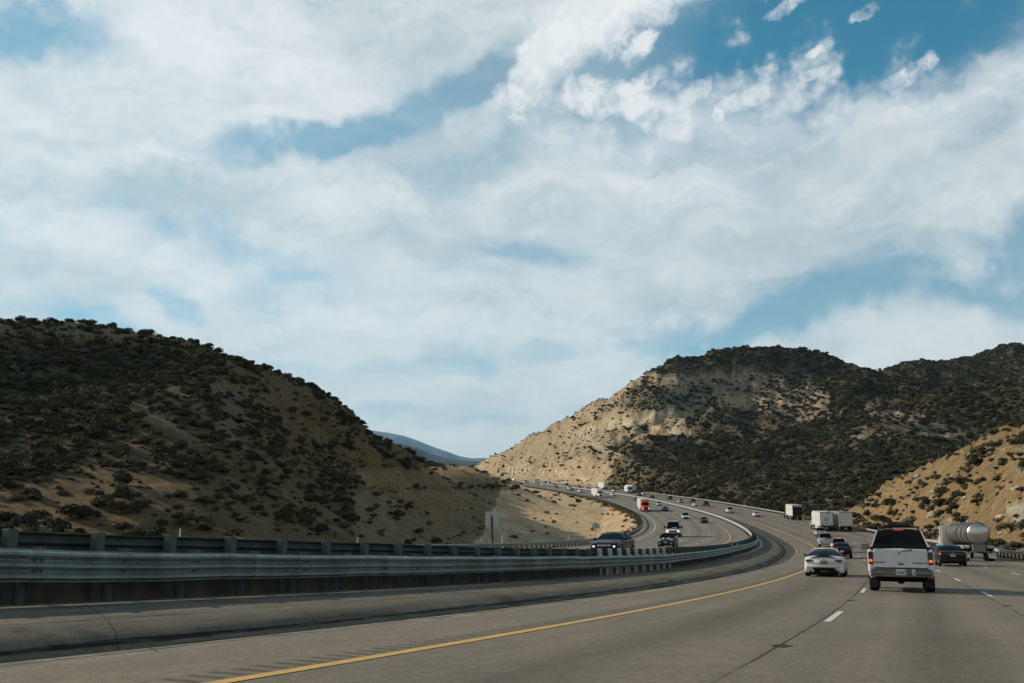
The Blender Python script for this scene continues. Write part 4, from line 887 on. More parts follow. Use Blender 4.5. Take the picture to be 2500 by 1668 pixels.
# --- black luxury sedan next to the tanker
v=car('sedan','black','glossy black sedan with chrome boot strip, between the white sport utility vehicle and the tanker','car',hero=True,name='sedan'); put(v,2329,1383,offs=[9.1])
for sx in (-1,1):
    x0,x1=sorted((sx*.42,sx*.86)); t=bxo(v,'tail_light',M_RED,x0,x1,-.03,.12,.80,.87,c=.02)
    if sx<0: bxo(t,'lit_segment',M_RLIT,-.86,-.78,-.036,-.02,.78,.88,c=.01)
    mirror(v,sx*.99,3.25,1.0,M_BLACK); x0,x1=sorted((sx*.70,sx*.88)); bxo(v,'bumper_gleam',M_CHR,*sorted((sx*.86,sx*.885)),.0,.05,.42,.55,c=.004)
bxo(v,'chrome_strip',M_CHR,-.40,.40,-.04,-.02,.845,.865,c=.004); pl=bxo(v,'number_plate',M_PLATE,-.16,.16,-.045,-.035,.66,.79,c=.002)
bxo(pl,'plate_mark',M_GREY,-.12,.12,-.048,-.044,.70,.74,c=.001); bxo(v,'badge',M_CHR,-.07,.07,-.03,-.015,.905,.93,c=.003)
bxo(v,'bumper',pm('black'),-.86,.86,-.04,.2,.28,.60,c=.06)
# --- maroon coupe, white SUV, silver pickup, silver crossover queueing in our inner lane
v=car('sedan','maroon','dark maroon car mostly hidden behind the low white sports car','car',lit=False); put(v,2043,1374,offs=[1.9])
v=car('crossover','white','white estate-like car with lit brake lights between the silver pickup and the maroon car','car',lit=True); put(v,2044,1357,offs=[2.2])
bxo(v,'high_brake_light',M_RLIT,-.2,.2,.42,.50,1.60,1.63,c=.005)
v=car('pickup','silver','silver pickup truck with pale blue cargo in its bed, behind the queueing cars','pickup'); put(v,2016,1341,offs=[1.6]); bxo(v,'bed_cover',simple('pale_blue_cover',(.32,.42,.46),.6),-.85,-.05,.05,1.9,1.17,1.26,c=.03)
bxo(v,'rack',M_BLACK,-1.15,-.98,.1,.6,.35,.45,c=.01)
v=car('crossover','silver','small silver hatchback-like car right behind the lettered white trailer','car',lit=True); put(v,2005,1310.7)
# --- trucks
M_TW=simple('white_trailer_panel',(.62,.62,.59),.45,0,.5,.07,.4,coat=.2); M_TG=simple('grey_trailer_frame',(.12,.12,.11),.6); M_STEEL=simple('brushed_tank_steel',(.50,.49,.46),.30,.85,.5,.08,1.2); M_TANKBAND=simple('tank_band_shadow',(.05,.05,.048),.5,.5)
def dual(root,x,y,r=.50): return wheel(root,x,y,r,.55)
def tractor(root,cab,y0,tall=True,lit=False,sleeper=True):
    """cab-over-hood road tractor whose frame starts at y0; returns its front"""
    cm=pm(cab) if isinstance(cab,str) else cab; Hc=3.75 if tall else 3.1
    fr=MB(); fr.box(-.45,.45,y0-1.2,y0+5.4,.75,1.0,0,.02); fr.obj('chassis',M_UNDER,root)
    def rg(y,w,z0,z1,r=.12): return [(-w+r,y,z0),(w-r,y,z0),(w,y,z0+r),(w,y,z1-r),(w-r,y,z1),(-w+r,y,z1),(-w,y,z1-r),(-w,y,z0+r)]
    a=y0+.1; s0=[rg(a,1.18,.95,Hc),rg(a+1.7,1.20,.95,Hc),rg(a+2.35,1.18,.95,Hc-.30),rg(a+2.75,1.14,.95,2.95),rg(a+3.25,1.10,.95,2.15)]
    loft(s0).obj('cab',cm,root,smooth=30)
    loft([rg(a+3.2,1.08,.85,2.05),rg(a+4.3,1.02,.80,1.92),rg(a+5.0,.90,.70,1.72),rg(a+5.15,.80,.65,1.55)]).obj('hood',cm,root,smooth=35)
    w=MB(); w.add([(-1.0,a+2.80,2.93),(1.0,a+2.80,2.93),(1.04,a+3.28,2.12),(-1.04,a+3.28,2.12),(-1.0,a+2.72,2.93),(1.0,a+2.72,2.93),(1.04,a+3.20,2.12),(-1.04,a+3.20,2.12)],[(0,1,2,3),(4,5,1,0),(7,6,2,3),(4,7,3,0),(5,6,2,1)]); w.obj('windscreen',M_GLASS,root,smooth=0)
    for sx in (-1,1):
        q=MB(); q.box(*sorted((sx*1.195,sx*1.215)),a+1.9,a+2.75,2.05,2.75,0,.03); q.obj('side_window',M_GLASS,root)
        fd=MB(); fd.box(*sorted((sx*.80,sx*1.24)),a+3.75,a+5.1,.95,1.25,0,.12); fd.box(*sorted((sx*.85,sx*1.2)),a+4.9,a+5.2,.55,1.2,0,.08); fd.obj('fender',cm,root)
        wheel(root,sx*1.06,a+4.35,.50,.30); 
        for yy in (y0-.9,y0+.35): dual(root,sx*.95,yy)
        bxo(root,'headlight',M_HLIT if lit else M_HEAD,*sorted((sx*.78,sx*1.08)),a+5.12,a+5.24,.98,1.22,c=.03)
        mr=MB(); mr.box(*sorted((sx*1.42,sx*1.56)),a+3.0,a+3.1,1.95,2.65,0,.03); mr.tube([(sx*1.18,a+3.0,2.6),(sx*1.45,a+3.05,2.6)],.02,5); mr.obj('side_mirror',M_BLACK,root)
        bxo(root,'step_tank',M_CHR,*sorted((sx*.85,sx*1.18)),a+1.2,a+2.9,.45,.90,c=.08)
    gr=MB(); gr.box(-.52,.52,a+5.10,a+5.20,.80,1.62,0,.04); gr.obj('grille',M_BLACK,root)
    gs=MB(); 
    for x in (-.52,.50): gs.box(x,x+.03,a+5.17,a+5.22,.80,1.66,0,.005)
    gs.box(-.52,.53,a+5.17,a+5.22,1.62,1.68,0,.005); gs.obj('grille_surround',M_CHR,root)
    bxo(root,'bumper',cm,-1.2,1.2,a+5.12,a+5.36,.32,.72,c=.06)
    return a+5.36
def trailer(root,L=14.6,W=2.59,z1=4.05,mat=None,skirt=True,door='white',z0=1.15):
    mat=mat or M_TW
    b=MB(); b.box(-W/2,W/2,.06,L,z0,z1,0,.025); body=b.obj('trailer_box',mat,root)
    f=MB()
    for x0,x1,q0,q1 in ((-W/2-.003,-W/2+.09,z0,z1+.004),(W/2-.09,W/2+.003,z0,z1+.004),(-W/2+.09,W/2-.09,z1-.11,z1+.004),(-W/2+.09,W/2-.09,z0-.05,z0+.10)): f.box(x0,x1,0,.08,q0,q1,0,.01)
    f.obj('door_frame',M_TG,root)
    tr=MB(); tr.box(-W/2-.006,-W/2+.0,.06,L,z0-.08,z0+.06); tr.box(W/2,W/2+.006,.06,L,z0-.08,z0+.06); tr.box(-W/2-.006,-W/2,.06,L,z1-.10,z1-.02); tr.box(W/2,W/2+.006,.06,L,z1-.10,z1-.02); tr.obj('side_rail',simple('trailer_rail',(.40,.40,.38),.5,.4),root)
    if door=='white':
        dm=MB(); dm.box(-W/2+.09,-.01,.02,.07,z0+.10,z1-.11,0,.008); dm.box(.01,W/2-.09,.02,.07,z0+.10,z1-.11,0,.008); dd=dm.obj('rear_door',M_TW,root)
        lb=MB()
        for x in (-.75,-.35,.35,.75): lb.tube([(x,.005,z0+.12),(x,.005,z1-.13)],.014,5)
        lb.obj('lock_bar',simple('lock_bar_steel',(.36,.36,.35),.5,.5),dd)
    u=MB(); u.box(-.5,.5,.3,L-.3,z0-.30,z0-.08,0,.02); u.box(-W/2+.1,W/2-.1,.15,.25,.45,.58,0,.02); u.box(-.55,-.45,.15,.25,.5,z0,0,.01); u.box(.45,.55,.15,.25,.5,z0,0,.01)
    for sx in (-1,1): u.box(*sorted((sx*.8,sx*.95)),L-3.2,L-3.05,.3,z0,0,.01)
    u.obj('trailer_chassis',M_UNDER,root)
    for sx in (-1,1):
        for yy in (1.6,2.85): dual(root,sx*(W/2-.30),yy)
        bxo(root,'mud_flap',M_BLACK,*sorted((sx*.72,sx*1.25)),.95,.97,.18,.95,c=.005)
        bxo(root,'tail_light',M_RED,*sorted((sx*.85,sx*1.12)),.13,.16,.95,1.08,c=.01)
        if skirt: bxo(root,'side_skirt',M_TG if skirt=='dark' else mat,*sorted((sx*(W/2-.05),sx*(W/2-.01))),3.9,L-3.6,.42,z0-.02,c=.005)
    return body
# lettered white trailer
v=thing('semi_truck','white trailer truck with lettering and a small arc emblem on its rear doors','truck')
TL1=12.2
trailer(v,TL1); tractor(v,'white',TL1-.2); put(v,2021,1295,offs=[9.35])
for k,(z,w,mt) in enumerate(((2.72,1.05,M_BLUEINK),(2.50,1.0,M_BLUEINK),(2.22,.80,M_INK),(1.93,.10,M_INK),(1.66,.5,M_GREY))):
    q=MB(); x=-w/2-.05; rr_=random.Random(k)
    while x<w/2-.05:
        d=rr_.uniform(.05,.11); q.box(x,x+d,-.004,.012,z-.055,z+.055,0,.0); x+=d+rr_.choice((.012,.012,.05))
    q.obj('lettering',mt,v)
em=MB(); 
for a0 in (-1,1): em.tube([(-.05+a0*.33,0,3.10),(-.05+a0*.28,0,3.02),(-.05+a0*.18,0,2.97),(-.05+a0*.10,0,3.0)],.028,5)
em.tube([(-.05,0,3.02),(-.05,0,3.16)],.03,5); em.obj('emblem',simple('orange_emblem',(.42,.07,.03),.5),v)
bxo(v,'emblem',M_BLUEINK,.02,.78,-.004,.012,3.72,3.90,c=.0); bxo(v,'warning_plate',simple('amber_plate',(.55,.28,.03),.5),.62,1.05,-.004,.012,1.25,1.56,c=.0); bxo(v,'grey_plate',M_GREY,-1.08,-.72,-.004,.012,1.30,1.55,c=.0)
q=MB()
for z,x0,x1 in ((2.95,4.6,6.9),(2.62,4.9,7.2),(2.30,4.4,7.0),(2.0,5.0,6.8)): q.box(-1.301,-1.296,x0,x1,z-.09,z+.09)
q.obj('side_lettering',simple('pale_blue_print',(.30,.46,.50),.5),v); bxo(v,'side_stripe',simple('pale_red_print',(.58,.40,.38),.5),-1.301,-1.296,2.9,3.1,1.9,3.2,c=0)
# plain trailer at its right
v=thing('semi_truck','trailer truck with plain white rear door and grey side, right of the lettered one','truck')
trailer(v,TL1,mat=simple('polished_trailer_side',(.42,.43,.42),.18,.55,.6,.05,.4)); tractor(v,'white',TL1-.2); put(v,2068,1298,offs=[12.9]); bxo(v,'door_plate',M_BLACK,-1.05,-.72,-.004,.012,1.85,1.95,c=.0)
# truck with dark open rear
v=thing('semi_truck','white trailer truck with dark rear opening, alone on the shoulder lane below the dark scrub','truck')
trailer(v,10.0,skirt='dark',door='dark'); tractor(v,'darkgrey',9.8,tall=False); put(v,1948,1269,offs=[12.8])
q=MB(); q.box(-1.2,1.2,.01,.065,1.25,3.6,0,.01); dd=q.obj('rear_opening',M_UNDER,v); q=MB()
for z in np.linspace(1.5,3.4,6): q.box(-1.15,1.15,-.005,.008,z,z+.05)
for x in (-.6,0,.6): q.box(x,x+.05,-.006,.007,1.3,3.6)
q.obj('cage_bars',simple('dull_bars',(.07,.07,.065),.6),dd); bxo(v,'header',M_TW,-1.2,1.2,-.03,.05,3.62,3.94,c=.02); bxo(v,'side_mark',simple('brown_red_mark',(.25,.08,.03),.6),-1.302,-1.296,6.4,7.0,2.3,3.1,c=0)
# tanker
v=thing('tanker_truck','tanker truck with ringed polished steel tank and white tractor, beside the black sedan','truck')
zc,rt=2.29,.89; TL=12.6
prof=[(-.22,.001),(-.19,.3),(-.10,.62),(0,.80),(.08,rt)]
y=.08
tk=MB(); prof=[(.10,.001),(.12,.30),(.19,.58),(.29,.76),(.38,.855),(.45,rt-.01)]+[(a,rt) for a in np.linspace(.46,TL-.5,14)]+[(TL-.35,.80),(TL-.2,.5),(TL-.12,.001)]; tk.lathe(prof,(0,0,zc),'y',40); tko=tk.obj('tank',M_STEEL,v,smooth=30)
rgm=MB()
for a in (.50,1.05,1.35,2.1,3.1,3.4,3.9,4.9,5.9,6.3,6.9,8.,9.,10.,11.,12.): rgm.lathe([(-.06,rt+.001),(-.05,rt+.05),(.05,rt+.05),(.06,rt+.001)],(0,a,zc),'y',40)
rgm.obj('stiffening_ring',simple('steel_ring',(.16,.155,.145),.4,.7),tko)
rgm=MB()
for a in (1.2,3.25,6.1): rgm.lathe([(-.035,rt+.002),(-.035,rt+.012),(.035,rt+.012),(.035,rt+.002)],(0,a,zc),'y',40)
rgm.obj('band',M_TANKBAND,tko)
for a in (1.55,4.0,6.8):
    mh=MB(); mh.box(-.12,.12,a-.18,a+.18,zc+rt-.02,zc+rt+.10,0,.02); mh.obj('manhole_box',simple('manhole_steel',(.45,.45,.43),.4,.6),tko)
rl=MB(); rl.tube([(-.35,.55,zc+rt-.08),(-.33,.5,zc+rt+.16),(.0,.5,zc+rt+.15),(.30,.5,zc+rt-.05)],.022,6); rl.obj('hose_rail',M_BLACK,tko)
bxo(tko,'sign_plate',simple('pale_plate',(.50,.44,.42),.5),-.26,.22,.15,.2,zc+.60,zc+.73,c=.01)
us=MB(); us.box(-.5,.5,.8,TL,.95,1.35,0,.03); us.box(-1.25,1.25,.55,.65,.72,.84,0,.01); us.box(-1.25,1.25,1.2,3.3,.98,1.08,0,.02); us.obj('frame',M_UNDER,v)
bxo(v,'rear_panel',simple('dull_steel_box',(.20,.19,.17),.5,.3),-.52,.52,.45,.8,.78,1.38,c=.02)
for sx in (-1,1):
    for yy in (1.5,2.75): dual(v,sx*.98,yy,.50)
    fb=MB(); fb.box(*sorted((sx*.62,sx*1.27)),.85,3.3,1.02,1.30,0,.06); fb.obj('fender',simple('fender_steel',(.42,.42,.40),.4,.5),v)
    fl=MB(); fl.add([(sx*.64,.80,.80),(sx*1.24,.80,.80),(sx*1.30,.72,.20),(sx*.72,.72,.26),(sx*.64,.812,.80),(sx*1.24,.812,.80),(sx*1.30,.732,.20),(sx*.72,.732,.26)],[(0,1,2,3),(4,7,6,5),(0,4,5,1),(1,5,6,2),(2,6,7,3),(3,7,4,0)]); fl.obj('mud_flap',simple('white_mud_flap',(.58,.58,.57),.6),v,smooth=0)
    lm_=MB(); 
    for q in range(3): lm_.box(*sorted((sx*(.30+q*.32),sx*(.42+q*.32))),.535,.552,.74,.80,0,.005)
    lm_.obj('marker_lamp',M_WHITEINK if sx<0 else M_WHITEINK,v); bxo(v,'tail_light',M_RED,*sorted((sx*.46,sx*.60)),.52,.552,.70,.82,c=.01)
    bxo(v,'side_cabinet',simple('cabinet_alu',(.5,.5,.48),.35,.5),*sorted((sx*.75,sx*1.15)),4.0,5.6,1.10,1.28,c=.04)
fr_=tractor(v,'white',TL-.1,tall=False)
for sx in (-1,1):
    st_=MB(); st_.tube([(sx*1.25,TL+.3,1.2),(sx*1.25,TL+.3,3.45)],.075,10); st_.tube([(sx*1.25,TL+.3,3.45),(sx*1.25,TL+.25,3.72),(sx*1.25,TL+.1,3.80)],.06,10); st_.obj('exhaust_stack',M_CHR,v)
bxo(v,'blue_fairing',simple('blue_fairing',(.02,.20,.42),.4),-1.28,-1.02,TL+1.5,TL+2.8,.55,1.3,c=.08)
put(v,2396,1367.7,offs=[12.8],yaw=2.)
# --- other vehicles on our road, seen from behind: kind, colour, px, py, lit, label
OURS=[('sedan','white',1850,1262.3,0,'white sedan driving alone behind the truck with the dark open rear'),
('pickup','white',1785,1253.6,0,'white pickup truck driving alone, left of the lone white sedan on our road'),
('pickup','black',1727,1237.2,0,'black pickup truck on our road, rightmost of the trio near the pale median rail'),
('sedan','white',1700,1236.6,0,'white sedan on our road just left of the black pickup'),
('pickup','darkgrey',1694,1229,0,'dark pickup truck half hidden behind the white sedan of the trio'),
('crossover','lightblue',1663,1228.7,0,'pale blue-white car on our road between the brown car and the trio'),
('suv','brown',1636.8,1220.6,0,'dark brown sport utility vehicle on our road past the red truck'),
('sedan','black',1594,1216.8,0,'small black sedan on our road left of the brown car'),
('sedan','black',1563.5,1211.5,0,'small black car on our road, overlapping a white car just right of it'),
('sedan','white',1573,1209,0,'small white car on our road, overlapping a black car just left of it'),
('crossover','white',1501,1201.5,0,'small white car on our road near the median rail, left of the blue-backed camper'),
('crossover','orange',1415,1190.5,0,'tiny orange-red car on the far stretch of our road, left of the long white trailer'),
('suv','brown',1385,1186,0,'tiny dark car on the far stretch of our road, left of the orange-red one'),
('minivan','white',1342,1181,0,'tiny white van on the far stretch of our road just behind the pale median rail'),
('sedan','black',1333,1179.5,0,'tiny black car touching the tiny white van on the far stretch of our road'),
('sedan','white',1308,1177,0,'tiny white car farthest up our road before it passes behind the hill'),
('crossover','white',1434,1195,0,'tiny white car half hidden by the pale median rail behind the white moving truck')]
for kd,cl,px,py,lt,lb in OURS:
    v=car(kd,cl,lb,'pickup' if kd=='pickup' else ('van' if kd=='minivan' else 'car'),'vehicles driving away on our road',bool(lt)); put(v,px,py)
v=thing('semi_truck','far white box truck trailer parked against the dark scrub, right behind the blue-backed camper','truck','vehicles driving away on our road'); trailer(v,13.5); tractor(v,'white',13.3); put(v,1549,1197,offs=[13.])
v=thing('semi_truck','far long white trailer with shaded rear where the pale slope meets the dark scrub','truck','vehicles driving away on our road'); trailer(v,15.5); tractor(v,'orange',15.3); put(v,1480,1190.5,offs=[12.8])
v=thing('camper_van','small white camper with a bright blue rear in front of the far white box truck','camper','vehicles driving away on our road')
b=MB(); b.box(-1.2,1.2,0,5.2,.6,3.2,0,.08); b.box(-1.15,1.15,5.2,6.6,1.9,3.15,0,.15); b.obj('living_box',M_TW,v); bxo(v,'rear_panel',simple('bright_blue_panel',(.03,.28,.55),.5),-1.1,1.1,-.02,.02,1.6,3.1,c=.02); bxo(v,'rear_window',M_GLASS,-.5,.6,-.035,-.02,1.6,2.5,c=.01); bxo(v,'side_window',M_GLASS,-1.215,-1.19,1.8,2.9,1.9,2.5,c=.01); bxo(v,'cab',pm('white'),-.98,.98,5.1,7.4,.55,1.85,c=.2); bxo(v,'underbody',M_UNDER,-1.0,1.0,.3,7.0,.35,.62,c=.02)
for sx in (-1,1):
    wheel(v,sx*1.0,1.5,.38,.3); wheel(v,sx*.9,6.4,.38,.25)
put(v,1538,1202,offs=[9.3],k=1.15)
# --- opposing vehicles, seen from the front
v=car('sedan','navy','dark navy sedan with lit headlights right behind the median guardrail','car',lit=True,head_on=True); put(v,1474,1354,True,offs=[O_OY-1.83],L=4.85,k=1.14)
bxo(v,'chrome_grille',M_CHR,-.42,.42,4.84,4.88,.58,.68,c=.02)
v=car('sedan','silver','silver-roofed car hidden except its roof behind the dark navy sedan','car',head_on=True); put(v,1496,1338,True,offs=[O_OY-5.5],L=4.85,k=1.12)
v=car('hatch','green','small dark hatchback with round headlights and two white bonnet stripes','car',hero=True); put(v,1625,1336.6,True,offs=[O_OY-5.3],L=3.85,k=1.13); p=SP['hatch']; Lh=3.85
bxo(v,'roof_cap',pm('white'),-.60,.60,.5,1.95,1.405,1.435,c=.012)
for sx in (-1,1):
    hl=MB(); hl.lathe([(-.04,.125),(.03,.12),(.045,.10),(.05,.001)],(sx*.60,Lh-.10,.735),'y',20); hl.obj('headlight',M_HEAD,v,smooth=40)
    fg=MB(); fg.lathe([(0,.07),(.02,.065),(.025,.001)],(sx*.58,Lh-.01,.36),'y',14); fg.obj('fog_light',M_HEAD,v)
    st_=MB(); zf=lambda y: interp(y,p['deck'])+.045
    rows=[(sx*.22,sx*.36,y) for y in np.linspace(2.66,3.74,8)]; st_.add([q for a,b_,y in rows for q in ((a,y,zf(y)+.0),(b_,y,zf(y)-.002))],[(2*i,2*i+1,2*i+3,2*i+2) for i in range(7)]); st_.obj('bonnet_stripe',pm('white'),v)
    mirror(v,sx*.95,2.35,.98,pm('white'))
bxo(v,'grille',M_BLACK,-.45,.45,Lh-.12,Lh+.012,.50,.72,c=.04); bxo(v,'lower_grille',M_BLACK,-.62,.62,Lh-.12,Lh+.008,.24,.46,c=.04); g_=MB(); g_.tube([(-.50,Lh+.01,.62),(-.44,Lh+.015,.74),(.44,Lh+.015,.74),(.50,Lh+.01,.62)],.014,6); g_.obj('grille_surround',M_CHR,v)
pl=bxo(v,'number_plate',M_PLATE,-.16,.16,Lh+.012,Lh+.022,.44,.58,c=.002); bxo(pl,'plate_mark',M_INK,-.12,.12,Lh+.0225,Lh+.025,.48,.53,c=.0)
v=car('van','white','white cargo van with ladders on its roof rack and lit headlights','van',hero=True); put(v,1643,1312,True,L=5.7,k=1.22); Lv=5.7
w=MB(); w.add([(-.80,4.92,1.24),(.80,4.92,1.24),(.70,4.06,1.98),(-.70,4.06,1.98)],[(0,1,2,3)])
for sx in (-1,1):
    # cargo sides are panelled, only the cab doors have glass
    q=MB(); q.add([(sx*.935,.06,1.19),(sx*.935,3.75,1.19),(sx*.835,3.75,2.03),(sx*.835,.12,2.03)],[(0,1,2,3)]); q.obj('side_panel',pm('white'),v,smooth=0)
    hl=bxo(v,'headlight',M_HLIT,*sorted((sx*.60,sx*.86)),Lv-.12,Lv+.02,.76,.90,c=.02); bxo(v,'indicator',M_AMB,*sorted((sx*.60,sx*.86)),Lv-.12,Lv+.015,.64,.745,c=.015)
    mirror(v,sx*1.16,4.6,1.35,M_BLACK,1.2,.2,.3)
bxo(v,'high_roof',pm('white'),-.78,.78,.12,3.95,2.02,2.20,c=.07)
bxo(v,'grille',M_BLACK,-.58,.58,Lv-.1,Lv+.015,.66,.90,c=.02); bxo(v,'badge',M_CHR,-.07,.07,Lv+.014,Lv+.022,.76,.80,c=.003); bxo(v,'bumper',M_BLACK,-.95,.95,Lv-.15,Lv+.05,.34,.60,c=.04); bxo(v,'dash_papers',M_WHITEINK,-.55,.15,4.86,4.90,1.275,1.33,c=.0)
lr=MB()
for y in (.8,2.2,3.4): lr.tube([(-.85,y,2.05),(-.85,y,2.32),(.85,y,2.32),(.85,y,2.05)],.022,6)
for x in (-.7,-.35,.5,.75): lr.tube([(x,.4,2.34),(x,4.2,2.34)],.026,6)
for y in np.linspace(.6,4.0,10): lr.tube([(-.7,y,2.34),(-.35,y,2.34)],.014,5); lr.tube([(.5,y,2.34),(.75,y,2.34)],.014,5)
lr.tube([(.45,4.2,2.32),(.7,4.35,2.44),(1.0,4.3,2.40)],.03,6); lr.obj('ladder_rack',simple('dull_alu_rack',(.22,.23,.22),.5,.4),v)
v=thing('semi_truck','white trailer truck with bright red-orange cab and chrome grille','truck'); trailer(v,14.2); fr=tractor(v,'red',14.0,lit=True); s_,o_=solve(1577,1252,True,[O_OY-12.6]); orient(v,s_,o_,True,fr,True)
bxo(v,'lettering',M_WHITEINK,-.52,.52,14.1+2.02,14.1+2.16,3.26,3.40,c=.0)
v=thing('semi_truck','all-white trailer truck with sleeper cab, closest to the sandy embankment rail farther up','truck'); trailer(v,12.5); fr=tractor(v,'white',12.3); s_,o_=solve(1467.5,1215.2,True,[O_OY-12.6]); orient(v,s_,o_,True,fr,True)
q=MB(); q.add([(1.302,5.0,3.2),(1.302,8.0,3.4),(1.302,7.0,2.2)],[(0,1,2)]); q.obj('side_mark',simple('faded_blue_print',(.28,.36,.42),.5),v)
v=thing('tanker_truck','tiny white tank just appearing over the brow of the hill at the far end','truck'); tk=MB(); tk.lathe([(.0,.001),(.1,.6),(.3,.95),(.5,1.05),(8.5,1.05),(8.8,.9),(9.,.001)],(0,0,2.3),'y',24); tk.obj('tank',pm('white'),v); us=MB(); us.box(-.6,.6,.4,9,.8,1.3); us.obj('frame',M_UNDER,v)
for sx in (-1,1):
    for yy in (1.2,2.4,7.0): dual(v,sx*.95,yy)
s_,o_=solve(1258,1174,True,[O_OY-9.15]); orient(v,s_,o_,True,9,True)
OPP=[('minivan','white',1675,1267.5,1,'silver-white minivan behind the cargo van, left of the dark sedan at the yellow line'),
('sedan','black',1720.4,1278.5,0,'dark sedan beside the yellow line of the opposing road, right of the white minivan'),
('sedan','green',1626,1248.3,0,'very dark green sedan in the shadow right of the red-orange truck'),
('crossover','silver',1610.6,1235.6,0,'silver car behind the dark green one, next to the pale median rail'),
('sedan','darkgrey',1554.5,1222.6,0,'dark car half hidden behind the trailer of the red-orange truck'),
('sedan','white',1499.4,1211,0,'small white car just right of the all-white trailer truck'),
('pickup','white',1420.2,1203.2,0,'small white pickup left of the all-white trailer truck'),
('sedan','green',1398,1199,0,'small dark green car left of the white pickup on the opposing road'),
('pickup','white',1393,1196,0,'small white pickup partly hidden behind the small dark green car'),
('sedan','darkgrey',1360,1191,0,'tiny dark car on the far opposing road with a silver one behind it'),
('crossover','silver',1354,1187.5,0,'tiny silver car just behind a tiny dark one on the far opposing road'),
('sedan','white',1327.7,1186.2,0,'tiny white sedan on the far opposing road close to the small distant sign'),
('van','white',1284,1179,0,'tiny white van on the far opposing road emerging from behind the hill')]
for kd,cl,px,py,lt,lb in OPP:
    v=car(kd,cl,lb,'pickup' if kd=='pickup' else ('van' if kd in('minivan','van') else 'car'),'vehicles coming down the opposing road',bool(lt),head_on=True); put(v,px,py,True,L=SP[kd]['L'])
# ---------------------------------------------------------------- vegetation
def leaf_mat(name,c1,c2):
    m,nt,b=base_mat(name,.9,0,.15); g=NG(nt); oi=g.n('ShaderNodeObjectInfo'); tc=g.n('ShaderNodeTexCoord')
    c=g.mix(oi.outputs['Random'],c1,c2); v=g.mr(g.noise(tc.outputs['Object'],2.2,4,.7),.3,.7,.55,1.45)
    s=g.n('ShaderNodeVectorMath',operation='SCALE'); g.L.new(c,s.inputs[0]); g.i(s.inputs['Scale'],v); g.L.new(s.outputs[0],b.inputs['Base Color']); return m
M_LEAF=leaf_mat('chaparral_leaf',(.042,.043,.020),(.115,.102,.050)); M_LEAF2=leaf_mat('dark_leaf',(.024,.027,.013),(.062,.060,.030)); M_DRY=leaf_mat('dry_brush',(.22,.13,.05),(.14,.09,.042)); M_SAGE=leaf_mat('grey_sage',(.11,.105,.075),(.17,.155,.11))
def shrub_mesh(name,mat,nl=150,seed=0,flat=.8,leaf=.15,lumps=5):
    r=np.random.default_rng(seed); c=np.stack([r.uniform(-.5,.5,lumps),r.uniform(-.5,.5,lumps),r.uniform(.12,.5,lumps)*flat*1.2],1); rad=r.uniform(.35,.62,lumps)
    V=[];F=[]
    for i in range(nl):
        k=r.integers(lumps); d=r.normal(0,1,3); d/=np.linalg.norm(d); d[2]=abs(d[2])*.9+d[2]*.1
        p=c[k]+d*rad[k]*r.uniform(.72,1.05)*np.array([1,1,flat*1.15]); p[2]=max(p[2],.0)
        a=r.normal(0,1,3); a/=np.linalg.norm(a); a=a-d*a.dot(d)*.6; a/=np.linalg.norm(a); b_=np.cross(d,a); s=leaf*r.uniform(.6,1.4)
        n0=len(V); V+=[p-a*s,p+b_*s*.7,p+a*s,p-b_*s*.7+d*s*.3]; F.append((n0,n0+1,n0+2,n0+3))
    # twiggy core so that gaps are not see-through everywhere
    for k in range(lumps):
        n0=len(V); q=rad[k]*.66
        V+=[c[k]+np.array(o)*q*np.array([1,1,flat]) for o in ((1,0,0),(-1,0,0),(0,1,0),(0,-1,0),(0,0,1.1),(0,0,-1))]
        F+=[(n0,n0+2,n0+4,n0+4),(n0+2,n0+1,n0+4,n0+4),(n0+1,n0+3,n0+4,n0+4),(n0+3,n0,n0+4,n0+4)]
    me=bpy.data.meshes.new(name); me.from_pydata([tuple(v) for v in V],[],[tuple(dict.fromkeys(f)) for f in F]); me.materials.append(mat); me.shade_smooth() if False else None; return me
SH=[shrub_mesh('shrub',M_LEAF,300,1,.8,.12),shrub_mesh('shrub',M_LEAF2,320,2,.85,.115,6),shrub_mesh('shrub',M_LEAF,260,3,.65,.13,4),shrub_mesh('shrub',M_LEAF2,300,4,1.,.115,5),shrub_mesh('shrub',M_SAGE,240,5,.65,.12,4),shrub_mesh('shrub',M_DRY,130,6,.5,.13,5)]
# candidate spots: cells of the terrain grid, as many as the cover asks for
Vt=np.stack([TX,TY,TZ],-1); A_=Vt[:-1,:-1]; B_=Vt[1:,:-1]; Cc=Vt[:-1,1:]; Dd=Vt[1:,1:]
area=np.linalg.norm(np.cross(B_-A_,Cc-A_),axis=-1); dc=dens[:-1,:-1]; dist=TD[:-1,:-1]; pxc,pyc=PX[:-1,:-1],PY[:-1,:-1]
vis=(pxc>-500)&(pxc<3300)&(A_[...,1]>20)&(dist<1700)&(pyc<1420)
left=(TO[:-1,:-1]<-20)&(dist<780); cutm=(TO[:-1,:-1]>10)&(dist<330)
size=np.where(left,.70,np.where(cutm,.68,np.where(flank[:-1,:-1],.7,1.08)))       # mean crown radius in metres
clump=np.clip(.25+1.5*fbm(TX[:-1,:-1]/11,TY[:-1,:-1]/11,3)+.55,.12,2.)
want=np.where(vis,area*dc*clump*np.where(left,1.05,np.where(cutm,1.0,1.12))/(math.pi*(size*.86)**2),0)
cnt=rng.poisson(np.minimum(want,40)); ii,jj=np.nonzero(cnt); rep=cnt[ii,jj]; ii=np.repeat(ii,rep); jj=np.repeat(jj,rep); n=len(ii)
u,v=rng.random(n)[:,None],rng.random(n)[:,None]; Pp=A_[ii,jj]*(1-u)*(1-v)+B_[ii,jj]*u*(1-v)+Cc[ii,jj]*(1-u)*v+Dd[ii,jj]*u*v
